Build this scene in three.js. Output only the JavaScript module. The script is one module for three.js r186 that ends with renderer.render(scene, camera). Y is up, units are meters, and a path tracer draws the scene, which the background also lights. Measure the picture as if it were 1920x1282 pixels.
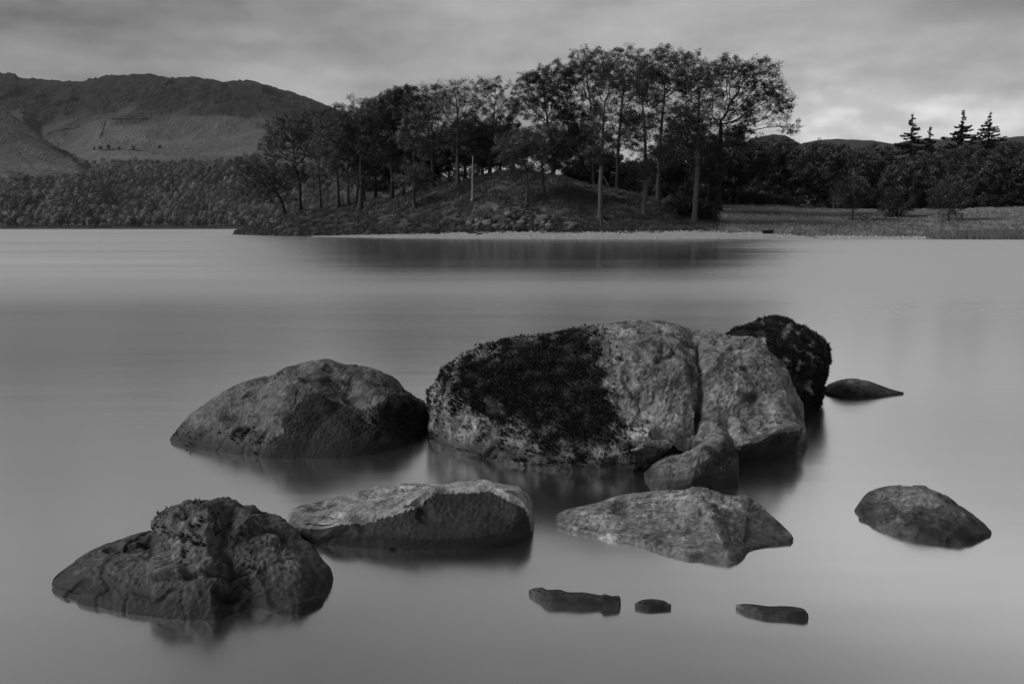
import * as THREE from 'three';
import { ImprovedNoise } from 'three/addons/math/ImprovedNoise.js';
import { mergeGeometries } from 'three/addons/utils/BufferGeometryUtils.js';

// ------------------------------------------------------------------ camera, sky, sun, exposure
const scene = new THREE.Scene();
const EYE = 1.2, F = 1500, CX = 960, CY = 641, PITCH = Math.atan((641 - 427.5) / 1500);
const camera = new THREE.PerspectiveCamera(2 * Math.atan(641 / 1500) * 180 / Math.PI, 1920 / 1282, 0.1, 12000);
camera.position.set(0, EYE, 0);
camera.rotation.set(-PITCH, 0, 0);
scene.add(camera);

const renderer = new THREE.WebGLRenderer({ antialias: true });
renderer.toneMapping = THREE.LinearToneMapping;
renderer.toneMappingExposure = 1.6;
renderer.shadowMap.enabled = true;
renderer.shadowMap.type = THREE.PCFSoftShadowMap;

const perlin = new ImprovedNoise();
const noise = (x, y, z) => perlin.noise(x + 101.3, y + 57.7, z + 31.9);
function fbm(x, y, z, oct = 4, lac = 2.03, gain = 0.5) {
  let a = 1, s = 0, n = 0;
  for (let i = 0; i < oct; i++) { s += a * noise(x, y, z); n += a; a *= gain; x *= lac; y *= lac; z *= lac; x += 7.1; z += 3.3; }
  return s / n;
}
const ridged = (x, y, z, oct = 3) => { let a = 1, s = 0, n = 0; for (let i = 0; i < oct; i++) { s += a * (1 - Math.abs(noise(x, y, z)) * 2); n += a; a *= 0.5; x *= 2.1; y *= 2.1; z *= 2.1; } return s / n; };
const clamp = (x, a = 0, b = 1) => Math.min(b, Math.max(a, x));
const smooth = (a, b, x) => { const t = clamp((x - a) / (b - a)); return t * t * (3 - 2 * t); };
const lerp = (a, b, t) => a + (b - a) * t;
function rng(seed) { let s = seed >>> 0; return () => { s = (s + 0x6D2B79F5) >>> 0; let t = s; t = Math.imul(t ^ (t >>> 15), t | 1); t ^= t + Math.imul(t ^ (t >>> 7), t | 61); return ((t ^ (t >>> 14)) >>> 0) / 4294967296; }; }

{ // overcast evening sky in neutral greys, darker overhead, brighter low in the right
  const W = 2048, H = 1024, data = new Float32Array(W * H * 4);
  for (let j = 0; j < H; j++) {
    const el = (0.5 - (j + 0.5) / H) * Math.PI;                  // top row first, flipped below
    for (let i = 0; i < W; i++) {
      const az = ((i + 0.5) / W - 0.5) * 2 * Math.PI;            // u = 0.5 is +x in three's mapping
      const dx = Math.cos(el) * Math.cos(az), dy = Math.sin(el), dz = Math.cos(el) * Math.sin(az);
      const a = Math.atan2(dx, -dz) * 180 / Math.PI, e = el * 180 / Math.PI;   // a: degrees right of the view axis
      let L;
      if (dy > -0.01) {
        const q = 1 / (Math.max(dy, 0) + 0.22), X = dx * q, Z = dz * q;
        const n1 = fbm(X * 0.75 + 3, Z * 0.75, 2.2, 5), n2 = fbm(X * 2.8 + 4, Z * 2.9 + 2, 6.6, 6, 2.1, 0.55), n3 = fbm(a * 0.03, e * 0.16, 8.8, 4), n4 = fbm(a * 0.10 + e * 0.08, e * 0.55 - a * 0.02, 4.1, 4);
        L = 0.318 - 0.21 * smooth(15, 32, e);
        L -= 0.05 * smooth(4, 12, e) * (1 - smooth(14, 20, e));
        L *= 1 + 0.12 * n1 + 0.75 * n2 + 0.20 * n3 + 0.40 * n4;
        const da = (a - 29) / 24, de = (e - 18) / 8;
        L += 0.36 * Math.exp(-(da * da + de * de));  // wide glow centred above the view, added to brighten the lake on the right
        const g1 = Math.exp(-Math.pow((a - 23.5) / 8.5, 2) - Math.pow((e - 7.0) / 3.2, 2));
        L += g1 * (0.20 + 0.80 * Math.max(0, n2 + 0.25 * n3 + 0.05));
        const g2 = Math.exp(-Math.pow((a - 12) / 16, 2) - Math.pow((e - 3.5) / 2.6, 2));
        L += g2 * 0.14;
        const g3 = Math.exp(-Math.pow((a + 13) / 5, 2) - Math.pow((e - 8.5) / 2.0, 2));
        L += g3 * 0.08;
        const d1 = Math.exp(-Math.pow((a - 32) / 11, 2) - Math.pow((e - 14.5) / 3.6, 2));
        L *= 1 - 0.55 * d1 - 0.06 * smooth(10, 16, e) * (1 - smooth(18, 30, e));
      } else L = 0.05;
      L = Math.max(L, 0.02) * 0.66;
      const k = ((H - 1 - j) * W + i) * 4;
      data[k] = data[k + 1] = data[k + 2] = L; data[k + 3] = 1;
    }
  }
  const t = new THREE.DataTexture(data, W, H, THREE.RGBAFormat, THREE.FloatType);
  t.mapping = THREE.EquirectangularReflectionMapping; t.magFilter = THREE.LinearFilter; t.minFilter = THREE.LinearFilter;
  t.wrapS = THREE.RepeatWrapping; t.needsUpdate = true;
  scene.background = t; scene.environment = t;
}
const sun = new THREE.DirectionalLight(new THREE.Color().setRGB(1, 1, 1), 1.5);
sun.position.set(-80, 66, -42); sun.target.position.set(0, 0, -60);
sun.castShadow = true; sun.shadow.radius = 40; sun.shadow.mapSize.set(2048, 2048);
Object.assign(sun.shadow.camera, { left: -120, right: 120, top: 120, bottom: -120, near: 1, far: 500 });
scene.add(sun, sun.target);
scene.fog = new THREE.FogExp2(new THREE.Color().setRGB(0.8, 0.8, 0.8), 0.000028);

// ------------------------------------------------------------------ picture geometry: a pixel of the photograph (1920 x 1282) and a distance give a point
const cP = Math.cos(PITCH), sP = Math.sin(PITCH);
function ray(px, py) { const x = px - CX, y = -(py - CY), z = -F; const Y = y * cP + z * sP, Z = -y * sP + z * cP; return new THREE.Vector3(x / -Z, Y / -Z, -1); }
function at(px, py, D) { const r = ray(px, py); return new THREE.Vector3(r.x * D, EYE + r.y * D, -D); }
function lakeAt(px, py) { const r = ray(px, py); return at(px, py, EYE / -r.y); }
function project(p) { const y = p.y - EYE, z = p.z, x = p.x; const yc = y * cP - z * sP, zc = y * sP + z * cP; return [CX + F * x / -zc, CY - F * yc / -zc]; }
const heightAt = (py, D) => EYE + D * Math.tan(Math.atan((CY - py) / F) - PITCH);
const distAt = py => EYE / Math.tan(PITCH - Math.atan((CY - py) / F));
function table(rows, col = 1) { return u => { if (u <= rows[0][0]) return rows[0][col]; for (let i = 1; i < rows.length; i++) if (u <= rows[i][0]) { const t = (u - rows[i - 1][0]) / (rows[i][0] - rows[i - 1][0]); return lerp(rows[i - 1][col], rows[i][col], t); } return rows[rows.length - 1][col]; }; }
function inPoly(poly, x, y) { let c = false; for (let i = 0, j = poly.length - 1; i < poly.length; j = i++) { const [xi, yi] = poly[i], [xj, yj] = poly[j]; if ((yi > y) !== (yj > y) && x < (xj - xi) * (y - yi) / (yj - yi) + xi) c = !c; } return c; }
function lineDist(pts, x, y) { let best = 1e9; for (let i = 1; i < pts.length; i++) { const [ax, ay] = pts[i - 1], [bx, by] = pts[i]; const dx = bx - ax, dy = by - ay; const t = clamp(((x - ax) * dx + (y - ay) * dy) / (dx * dx + dy * dy)); best = Math.min(best, Math.hypot(x - ax - t * dx, y - ay - t * dy)); } return best; }

// ------------------------------------------------------------------ naming
const used = {};
function numbered(name) { const n = used[name] = (used[name] ?? -1) + 1; return n ? `${name}_${String(n).padStart(3, '0')}` : name; }
function tag(o, label, category, group) { o.userData.label = label; o.userData.category = category; if (group) o.userData.group = group; return o; }
function thing(name, label, category, pos, group) { const o = new THREE.Group(); o.name = numbered(name); if (pos) o.position.copy(pos); tag(o, label, category, group); scene.add(o); return o; }
function mesh(name, geo, mat, parent, top = false) { const m = new THREE.Mesh(geo, mat); m.name = top ? numbered(name) : name; m.castShadow = m.receiveShadow = true; parent.add(m); return m; }
function structure(name, geo, mat) { const m = mesh(name, geo, mat, scene, true); m.userData.kind = 'structure'; return m; }

// ------------------------------------------------------------------ textures and materials (everything is grey: the photograph is monochrome)
const grey = v => new THREE.Color().setRGB(v, v, v);
function noiseTexture(W, H, fn) {
  const d = new Uint8Array(W * H * 4);
  for (let j = 0; j < H; j++) for (let i = 0; i < W; i++) { const v = clamp(fn(i / W, j / H)) * 255, k = (j * W + i) * 4; d[k] = d[k + 1] = d[k + 2] = v; d[k + 3] = 255; }
  const t = new THREE.DataTexture(d, W, H); t.wrapS = t.wrapT = THREE.RepeatWrapping; t.magFilter = THREE.LinearFilter; t.minFilter = THREE.LinearMipmapLinearFilter; t.generateMipmaps = true; t.needsUpdate = true; return t;
}
// periodic noise: a torus in the noise field
function per(u, v, fu, fv, z) { const a = u * 2 * Math.PI, b = v * 2 * Math.PI; const ru = fu / (2 * Math.PI), rv = fv / (2 * Math.PI); return noise(Math.cos(a) * ru + Math.cos(b) * rv * 0.77 + z, Math.sin(a) * ru + z * 1.7, Math.sin(b) * rv + Math.cos(b) * rv * 0.64); }
const stoneBump = noiseTexture(1024, 1024, (u, v) => 0.5 + 0.35 * per(u, v, 24, 24, 1) + 0.3 * per(u, v, 60, 60, 2) + 0.22 * per(u, v, 140, 140, 3));
const stoneTone = noiseTexture(1024, 1024, (u, v) => { const s = per(u, v, 50, 50, 5) + 0.8 * per(u, v, 120, 120, 7), m = per(u, v, 16, 16, 6), c = Math.abs(per(u, v, 9, 9, 19)); return 0.60 + 0.28 * s + 0.25 * m - (s + m > 0.6 ? 0.25 : 0) - 0.35 * smooth(0.035, 0.0, c); });
const barkBump = noiseTexture(512, 512, (u, v) => 0.5 + 0.5 * per(u, v, 40, 6, 4) + 0.2 * per(u, v, 60, 30, 8));
const soilBump = noiseTexture(1024, 1024, (u, v) => 0.5 + 0.4 * per(u, v, 30, 30, 9) + 0.3 * per(u, v, 80, 80, 11) + 0.2 * per(u, v, 200, 200, 12));
const lakeBump = noiseTexture(1024, 1024, (u, v) => 0.5 + 0.40 * per(u, v, 7, 26, 13) + 0.25 * per(u, v, 16, 60, 14) + 0.12 * per(u, v, 30, 150, 15));
// how ruffled the lake is: calm among the boulders and in the lee of the headland, ruffled offshore; 320 m across, 160 m out from the camera
const lakeGloss = noiseTexture(1024, 1024, (u, v) => {
  const x = (u - 0.5) * 320, D = v * 160, col = CX + 1515 * x / Math.max(D, 1), lane = fbm(x * 0.02, D * 0.16, 16, 3), fine = fbm(x * 0.08, D * 0.7, 19, 3);
  let r = lerp(0.20, 0.46, smooth(4.5, 22, D)) + 0.16 * lane * smooth(5, 20, D) + 0.05 * fine;
  const lee = smooth(330, 760, col + 120 * lane) * (1 - smooth(1240, 1640, col + 120 * lane)) * smooth(9, 26, D);
  r = lerp(r, lerp(0.22, 0.09, smooth(10, 42, D)) + 0.05 * lane + 0.03 * fine, lee * 0.95);
  return clamp(r, 0.12, 0.7);
}); lakeGloss.wrapS = lakeGloss.wrapT = THREE.ClampToEdgeWrapping; lakeGloss.repeat.set(1 / 320, 1 / 160); lakeGloss.offset.set(0.5, 0);
function rep(t, x, y) { const c = t.clone(); c.repeat.set(x, y); c.needsUpdate = true; return c; }
const std = o => new THREE.MeshStandardMaterial({ roughness: 0.95, metalness: 0, ...o });
const M = {
  rock: std({ color: grey(1.6), vertexColors: true, roughness: 0.8 }),
  ground: std({ color: grey(1.35), vertexColors: true, bumpMap: rep(soilBump, 0.2, 0.2), bumpScale: 0.25 }),
  beach: std({ color: grey(0.72), bumpMap: rep(soilBump, 0.4, 0.4), bumpScale: 0.08, map: rep(stoneTone, 0.3, 0.3) }),
  fell: std({ color: grey(0.6), vertexColors: true, roughness: 1, bumpMap: rep(soilBump, 0.004, 0.004), bumpScale: 8 }),
  barkDark: std({ color: grey(0.022), bumpMap: rep(barkBump, 1, 0.5), bumpScale: 0.05 }),
  barkMid: std({ color: grey(0.045), bumpMap: rep(barkBump, 1, 0.5), bumpScale: 0.05 }),
  barkPale: std({ color: grey(0.078), bumpMap: rep(barkBump, 1, 0.5), bumpScale: 0.04 }),
  barkBone: std({ color: grey(0.17), bumpMap: rep(barkBump, 1, 0.5), bumpScale: 0.03 }),
  leafDark: new THREE.MeshPhysicalMaterial({ color: grey(0.12), side: THREE.DoubleSide, roughness: 1, transmission: 0.35, thickness: 0, specularIntensity: 0.3 }),
  leafMid: new THREE.MeshPhysicalMaterial({ color: grey(0.15), side: THREE.DoubleSide, roughness: 1, transmission: 0.35, thickness: 0, specularIntensity: 0.3 }),
  leafPale: new THREE.MeshPhysicalMaterial({ color: grey(0.2), side: THREE.DoubleSide, roughness: 1, transmission: 0.35, thickness: 0, specularIntensity: 0.3 }),
  needles: std({ color: grey(0.022), vertexColors: true, side: THREE.DoubleSide }),
  moss: std({ color: grey(0.018), side: THREE.DoubleSide, roughness: 1 }),
  grass: std({ color: grey(0.25), side: THREE.DoubleSide, roughness: 1 }),
  heath: std({ color: grey(0.075), side: THREE.DoubleSide, roughness: 1 }),
  reed: std({ color: grey(0.13), side: THREE.DoubleSide, roughness: 1 }),
  farLeaf: std({ color: grey(1.9), side: THREE.DoubleSide, roughness: 1 }),
  wood: std({ color: grey(0.09), bumpMap: rep(barkBump, 2, 1), bumpScale: 0.01 }),
  paleWood: std({ color: grey(0.35), bumpMap: rep(barkBump, 2, 1), bumpScale: 0.01 }),
  wire: std({ color: grey(0.08), roughness: 0.6, metalness: 0.5 }),
  wall: std({ color: grey(0.05) }),
  limewash: std({ color: grey(0.8) }), slate: std({ color: grey(0.1) }), glass: std({ color: grey(0.03), roughness: 0.2 }),
  lake: new THREE.MeshPhysicalMaterial({ color: grey(0.96), roughness: 1, roughnessMap: lakeGloss, metalness: 1, bumpMap: rep(lakeBump, 0.05, 0.07), bumpScale: 0.0022 }),
};

// grid of points -> indexed geometry with uv in metres
function gridGeometry(nu, nv, P, U, C) {
  const pos = new Float32Array(nu * nv * 3), uv = new Float32Array(nu * nv * 2), col = C ? new Float32Array(nu * nv * 3) : null, idx = [];
  for (let j = 0; j < nv; j++) for (let i = 0; i < nu; i++) { const k = j * nu + i; const p = P(i, j); pos[3 * k] = p.x; pos[3 * k + 1] = p.y; pos[3 * k + 2] = p.z; const w = U ? U(i, j) : [p.x, -p.z]; uv[2 * k] = w[0]; uv[2 * k + 1] = w[1]; if (C) { const c = C(i, j); col[3 * k] = col[3 * k + 1] = col[3 * k + 2] = c; } }
  for (let j = 0; j < nv - 1; j++) for (let i = 0; i < nu - 1; i++) { const a = j * nu + i, b = a + 1, c = a + nu, d = c + 1; idx.push(a, b, d, a, d, c); }
  const g = new THREE.BufferGeometry();
  g.setAttribute('position', new THREE.BufferAttribute(pos, 3)); g.setAttribute('uv', new THREE.BufferAttribute(uv, 2));
  if (C) g.setAttribute('color', new THREE.BufferAttribute(col, 3));
  g.setIndex(idx); g.computeVertexNormals(); return g;
}

// ------------------------------------------------------------------ the lake
{
  const g = new THREE.PlaneGeometry(9000, 7000, 1, 1); g.rotateX(-Math.PI / 2); g.translate(0, 0, -2000);
  const p = g.attributes.position, uv = g.attributes.uv; for (let i = 0; i < p.count; i++) uv.setXY(i, p.getX(i), -p.getZ(i));
  structure('water', g, M.lake);
}

// ------------------------------------------------------------------ the headland: knoll on the left, meadow on the right
const shorePy = table([[425, 439.3], [480, 441.5], [540, 443.2], [640, 444.6], [760, 446], [900, 447], [1100, 447.6], [1500, 448], [1920, 448.6], [2600, 449]]);
const RIDGE = [[418, 152, 442.5], [430, 150, 439], [445, 152, 433], [470, 150, 425], [500, 148, 413], [540, 146, 403], [600, 143, 393], [650, 140, 386], [700, 136, 378], [740, 133, 371], [780, 130, 360], [820, 128, 351], [860, 126, 344], [900, 124, 335], [930, 123, 327], [960, 122, 323], [1000, 121, 327], [1040, 120, 334], [1080, 119, 345], [1120, 119, 353], [1180, 120, 363], [1230, 122, 374], [1300, 126, 382], [1345, 130, 385], [1450, 140, 384], [1500, 142, 388], [1560, 142, 391], [1650, 140, 393], [1800, 140, 392], [1920, 140, 388], [2600, 140, 384]];
const ridgeD = table(RIDGE, 1), ridgePy = table(RIDGE, 2);
const BEACH = [[560, 0.6, 0.06], [640, 3, 0.2], [760, 5, 0.4], [900, 8, 0.68], [1100, 8, 0.7], [1300, 9, 0.88], [1440, 8, 0.7], [1500, 4.5, 0.36], [1740, 2.6, 0.2], [1780, 0.6, 0.05]];
const beachW = table(BEACH, 1), beachH = table(BEACH, 2);
const column = (X, D) => CX + 1515 * X / D;
function terrain(X, D, rough = true) {
  const u = column(X, D), Ds = distAt(shorePy(u)), Dr = ridgeD(u), Hr = heightAt(ridgePy(u), Dr), d = D - Ds;
  if (d < 0) return Math.max(-2, d * 0.09);
  const wb = beachW(u), bh = beachH(u), knoll = 1 - smooth(1230, 1380, u);
  let h = bh * smooth(-0.2, 1, d / wb) * 1;
  const s = clamp((d - wb) / Math.max(1, Dr - Ds - wb)), rest = Math.max(0, Hr - bh);
  h += rest * (1 - Math.pow(1 - s, lerp(1.25, 1.75, knoll)));
  if (D > Dr) h -= (D - Dr) * lerp(0.0, 0.09, knoll);
  if (rough) {
    const m = smooth(0, 5, d - wb) * lerp(0.2, 1, smooth(430, 620, u));
    h += m * knoll * (0.75 * (ridged(X * 0.13, D * 0.30, 1.5, 4) - 0.45) + 0.45 * fbm(X * 0.5, D * 0.9, 4.2, 3));
    h += m * (1 - knoll) * (0.16 * fbm(X * 0.25, D * 0.3, 2.2, 3));
    // step of broken ground above the beach in the middle of the knoll
    const step = smooth(820, 870, u) * (1 - smooth(1060, 1100, u));
    h += step * 0.8 * (smooth(wb + 0.5, wb + 3.5, d + 1.2 * noise(X * 0.3, 0, 3)) - smooth(wb + 6, wb + 22, d));
  }
  return h;
}
{
  const nu = 620, nv = 150, u0 = 412, u1 = 2300;
  const dd = j => { const t = j / (nv - 1); return -3 + 3.2 * t * 3 + 62 * t * t + 25 * t ** 5; };
  const spot = (i, j) => { const u = lerp(u0, u1, i / (nu - 1)), D = distAt(shorePy(u)) + dd(j); return [(u - CX) / 1515 * D, D, u]; };
  const g = gridGeometry(nu, nv, (i, j) => { const [X, D] = spot(i, j); return new THREE.Vector3(X, terrain(X, D), -D); }, null, (i, j) => {
    const [X, D, u] = spot(i, j), d = D - distAt(shorePy(u)); const knoll = 1 - smooth(1180, 1330, u + 60 * noise(X * 0.2, D * 0.2, 5));
    const patch = fbm(X * 0.35, D * 0.6, 9.1, 4), fine = noise(X * 2.2, D * 2.2, 1.1);
    let k = 0.050 + 0.09 * Math.max(0, patch + 0.12) + 0.02 * fine;
    const outcrop = smooth(0.12, 0.4, fbm(X * 0.8, D * 1.2, 14.4, 3)) * smooth(0, 2, d - beachW(u)) * (1 - smooth(9, 16, d)) * (smooth(840, 880, u) * (1 - smooth(1070, 1110, u)));
    k += 0.10 * outcrop;
    const m = 0.105 + 0.05 * patch + 0.015 * fine + 0.02 * smooth(20, 40, d);
    return Math.max(0.015, lerp(m, k, knoll));
  });
  structure('headland', g, M.ground);
}
{ // pale shingle strip along the water
  const nu = 420, nv = 14, u0 = 585, u1 = 1768;
  const g = gridGeometry(nu, nv, (i, j) => {
    const u = lerp(u0, u1, i / (nu - 1)), t = j / (nv - 1), Ds = distAt(shorePy(u));
    const w = beachW(u) * (0.92 + 0.30 * noise(u * 0.02, 1, 1) + 0.25 * noise(u * 0.09, 4, 1));
    const D = Ds - 0.6 + t * (w + 0.6), X = (u - CX) / 1515 * D;
    return new THREE.Vector3(X, terrain(X, D) + 0.05 - 0.10 * smooth(0.8, 1, t) + 0.02 * noise(X * 3, D * 3, 0), -D);
  });
  structure('beach', g, M.beach);
}
function ground(px, py, Dmax = 170) { // where the line of sight through a pixel meets the headland
  const r = ray(px, py); let last = 80;
  for (let D = 80; D < Dmax; D += 0.25) { if (EYE + r.y * D < terrain(r.x * D, D)) { last = D; return new THREE.Vector3(r.x * D, terrain(r.x * D, D), -D); } }
  const D = ridgeD(px); return new THREE.Vector3(r.x * D, terrain(r.x * D, D), -D);
}

// ------------------------------------------------------------------ fells across the lake
function control(rows, D, u) { // rows: [D, [[u, py], ...]] nearest first -> height at (u, D), smooth in D
  let i = 0; while (i < rows.length - 2 && D > rows[i + 1].D) i++;
  const h = k => { const r = rows[clamp(k, 0, rows.length - 1)]; return r.y !== undefined ? r.y(u) : heightAt(r.f(u), r.D); };
  const a = rows[i], b = rows[i + 1], t = clamp((D - a.D) / (b.D - a.D)), h0 = h(i), h1 = h(i + 1);
  const m0 = i > 0 ? (h1 - h(i - 1)) / (b.D - rows[i - 1].D) : (h1 - h0) / (b.D - a.D), m1 = i + 2 < rows.length ? (h(i + 2) - h0) / (rows[i + 2].D - a.D) : (h1 - h0) / (b.D - a.D);
  const w = b.D - a.D, t2 = t * t, t3 = t2 * t;
  return (2 * t3 - 3 * t2 + 1) * h0 + (t3 - 2 * t2 + t) * w * m0 * 0.6 + (-2 * t3 + 3 * t2) * h1 + (t3 - t2) * w * m1 * 0.6;
}
const SKYLINE = [[-600, 120], [-300, 132], [-100, 140], [0, 138], [50, 140], [58, 147], [80, 150], [125, 151], [160, 158], [175, 157], [195, 150], [212, 144], [260, 143], [300, 140.5], [320, 146], [345, 148], [380, 144.5], [400, 149], [430, 156], [450, 153], [490, 153], [520, 162], [540, 171], [580, 182], [615, 196], [650, 214], [700, 244], [760, 285], [820, 320], [900, 375], [1000, 415], [1100, 426]];
const fellRows = [
  { D: 930, y: () => -2 }, { D: 1000, y: () => 4 },
  { D: 1180, f: table([[-600, 385], [0, 390], [200, 385], [400, 375], [480, 385], [620, 395], [800, 412], [1000, 425]]) },
  { D: 1500, f: table([[-600, 320], [0, 332], [130, 325], [200, 306], [300, 303], [400, 303], [470, 302], [560, 312], [700, 345], [850, 395], [1000, 424]]) },
  { D: 1950, f: table([[-600, 290], [0, 300], [100, 290], [150, 293], [200, 272], [300, 272], [400, 268], [500, 265], [600, 280], [700, 325], [850, 390], [1000, 423]]) },
  { D: 2350, f: table([[-600, 250], [0, 230], [60, 222], [90, 250], [130, 236], [200, 224], [300, 222], [420, 220], [500, 226], [600, 252], [700, 300], [850, 382], [1000, 422]]) },
  { D: 2750, f: table([[-600, 170], [0, 172], [60, 188], [110, 196], [180, 190], [240, 176], [330, 172], [400, 174], [450, 180], [520, 190], [600, 220], [700, 270], [850, 375], [1000, 420]]) },
  { D: 3150, f: table(SKYLINE) }, { D: 3500, f: table(SKYLINE.map(([u, p]) => [u, p + 10])) }, { D: 4200, f: table(SKYLINE.map(([u, p]) => [u, Math.min(426, p + 60)])) },
];
const fellH = (u, D) => {
  const X = (u - CX) / 1515 * D, up = smooth(1400, 2300, D), mid = smooth(1000, 1300, D);
  const lock = 1 - 0.75 * Math.exp(-Math.pow((D - 3150) / 160, 2));
  return control(fellRows, D, u) + lock * (up * (22 * (ridged(X * 0.0035, D * 0.0022, 3.3, 4) - 0.5) + lerp(16, 36, smooth(2200, 2700, D)) * fbm(X * 0.009, D * 0.006, 1.2, 4) + lerp(7, 24, smooth(2300, 2700, D)) * (ridged(X * 0.016, D * 0.010, 6.3, 3) - 0.5)) + mid * 6 * fbm(X * 0.012, D * 0.012, 4.4, 3)) + (1 - lock) * 7 * fbm(X * 0.02, 0, 4.4, 5);
};
{
  const nu = 640, nv = 210, u0 = -640, u1 = 1060;
  const sp = (i, j) => { const u = lerp(u0, u1, i / (nu - 1)), D = 930 + 3270 * Math.pow(j / (nv - 1), 1.15); return [u, D]; };
  const field = [[186, 262], [199, 224], [286, 223], [300, 240], [312, 262]];
  structure('fell', gridGeometry(nu, nv, (i, j) => { const [u, D] = sp(i, j); return new THREE.Vector3((u - CX) / 1515 * D, fellH(u, D), -D); }, null, (i, j) => {
    const [u, D] = sp(i, j), X = (u - CX) / 1515 * D, h = fellH(u, D), py = project(new THREE.Vector3(X, h, -D))[1];
    const n = fbm(X * 0.006, D * 0.006, 7.7, 5), n2 = fbm(X * 0.022, D * 0.022, 2.7, 4), n3 = fbm(X * 0.06, D * 0.03, 5.7, 3);
    const heather = smooth(2080, 2560, D + 480 * n + 160 * n2 + 120 * n3);
    let k = lerp(0.215 + 0.09 * n + 0.07 * n2 + 0.05 * n3, 0.006 + 0.015 * n + 0.07 * Math.max(-0.1, n2) + 0.09 * Math.max(-0.1, n3), heather);
    if (D < 2700 && D > 1700 && inPoly(field, u, py)) k += 0.025 + 0.03 * n2;
    if (D > 1450 && D < 2000 && inPoly([[215, 302], [180, 284], [260, 281], [318, 291], [330, 300]], u, py)) k += 0.025;
    if (D < 1550) k = lerp(k, 0.06 + 0.02 * n2, 0.8);
    if (D < 1003) k = 0.08;
    return Math.max(0.012, k);
  }), M.fell);
}
const spurRows = [
  { D: 935, y: () => -3 }, { D: 1000, y: () => 3 },
  { D: 1150, f: table([[-700, 350], [-100, 345], [60, 345], [140, 345], [190, 360], [240, 405], [300, 427]]) },
  { D: 1330, f: table([[-700, 240], [-100, 280], [0, 290], [100, 305], [150, 315], [190, 340], [240, 400], [300, 428]]) },
  { D: 1600, f: table([[-700, 90], [-300, 120], [-100, 155], [0, 188], [40, 215], [85, 250], [130, 285], [170, 301], [195, 328], [240, 398], [300, 429]]) },
  { D: 1800, f: table([[-700, 100], [-300, 140], [-100, 185], [0, 225], [40, 250], [85, 285], [130, 315], [170, 335], [195, 360], [240, 415], [300, 432]]) },
];
const spurH = (u, D) => { const X = (u - CX) / 1515 * D; return control(spurRows, D, u) + smooth(1050, 1300, D) * (5 * fbm(X * 0.01, D * 0.008, 8.8, 4) + 3 * (ridged(X * 0.012, D * 0.004, 3.8, 3) - 0.5)); };
{
  const nu = 260, nv = 110, u0 = -750, u1 = 310;
  structure('hillside', gridGeometry(nu, nv, (i, j) => { const u = lerp(u0, u1, i / (nu - 1)), D = lerp(935, 1800, j / (nv - 1)); return new THREE.Vector3((u - CX) / 1515 * D, spurH(u, D), -D); }, null, (i, j) => {
    const u = lerp(u0, u1, i / (nu - 1)), D = lerp(935, 1800, j / (nv - 1)), X = (u - CX) / 1515 * D;
    const n = fbm(X * 0.008, D * 0.006, 17.7, 5), n2 = fbm(X * 0.03, D * 0.03, 12.7, 4);
    let k = 0.19 + 0.10 * n + 0.10 * n2; k *= 1 - 0.35 * smooth(0.25, 0.5, fbm(X * 0.02, D * 0.05, 3.1, 3) + 0.2);
    return D < 1003 ? 0.08 : Math.max(0.02, k);
  }), M.fell);
}
{ // far hills on the right
  const sky1 = table([[1200, 428], [1340, 350], [1400, 262], [1440, 252], [1465, 256], [1485, 268], [1500, 276], [1530, 300], [1600, 340], [1700, 380]]);
  const hill = (u0, u1, D0, D1, f, seed, tone) => gridGeometry(160, 30, (i, j) => {
    const u = lerp(u0, u1, i / 159), t = j / 29, D = lerp(D0, D1 + 300, t), c = heightAt(f(u), D1), X = (u - CX) / 1515 * D;
    const s = (D - D0) / (D1 - D0), e = s < 1 ? Math.sin(s * Math.PI / 2) : 1 - (s - 1) * 1.2;
    return new THREE.Vector3(X, Math.max(-3, c * e + 10 * fbm(X * 0.01, D * 0.01, seed, 4) * Math.min(1, s)), -D);
  }, null, (i, j) => Math.max(0.02, tone + 0.03 * fbm(i * 0.15, j * 0.3, seed, 3)));
  structure('distant_hill', hill(1200, 1800, 700, 1100, sky1, 2.2, 0.05), M.fell);
  const sky2 = table([[1150, 427], [1300, 360], [1400, 300], [1520, 268], [1560, 265], [1600, 267], [1640, 271], [1665, 276], [1690, 268], [1720, 264], [1800, 270], [1900, 262], [2000, 250], [2300, 240], [2700, 300]]);
  structure('distant_hill', hill(1150, 2700, 1500, 2400, sky2, 6.2, 0.06), M.fell);
}

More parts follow.
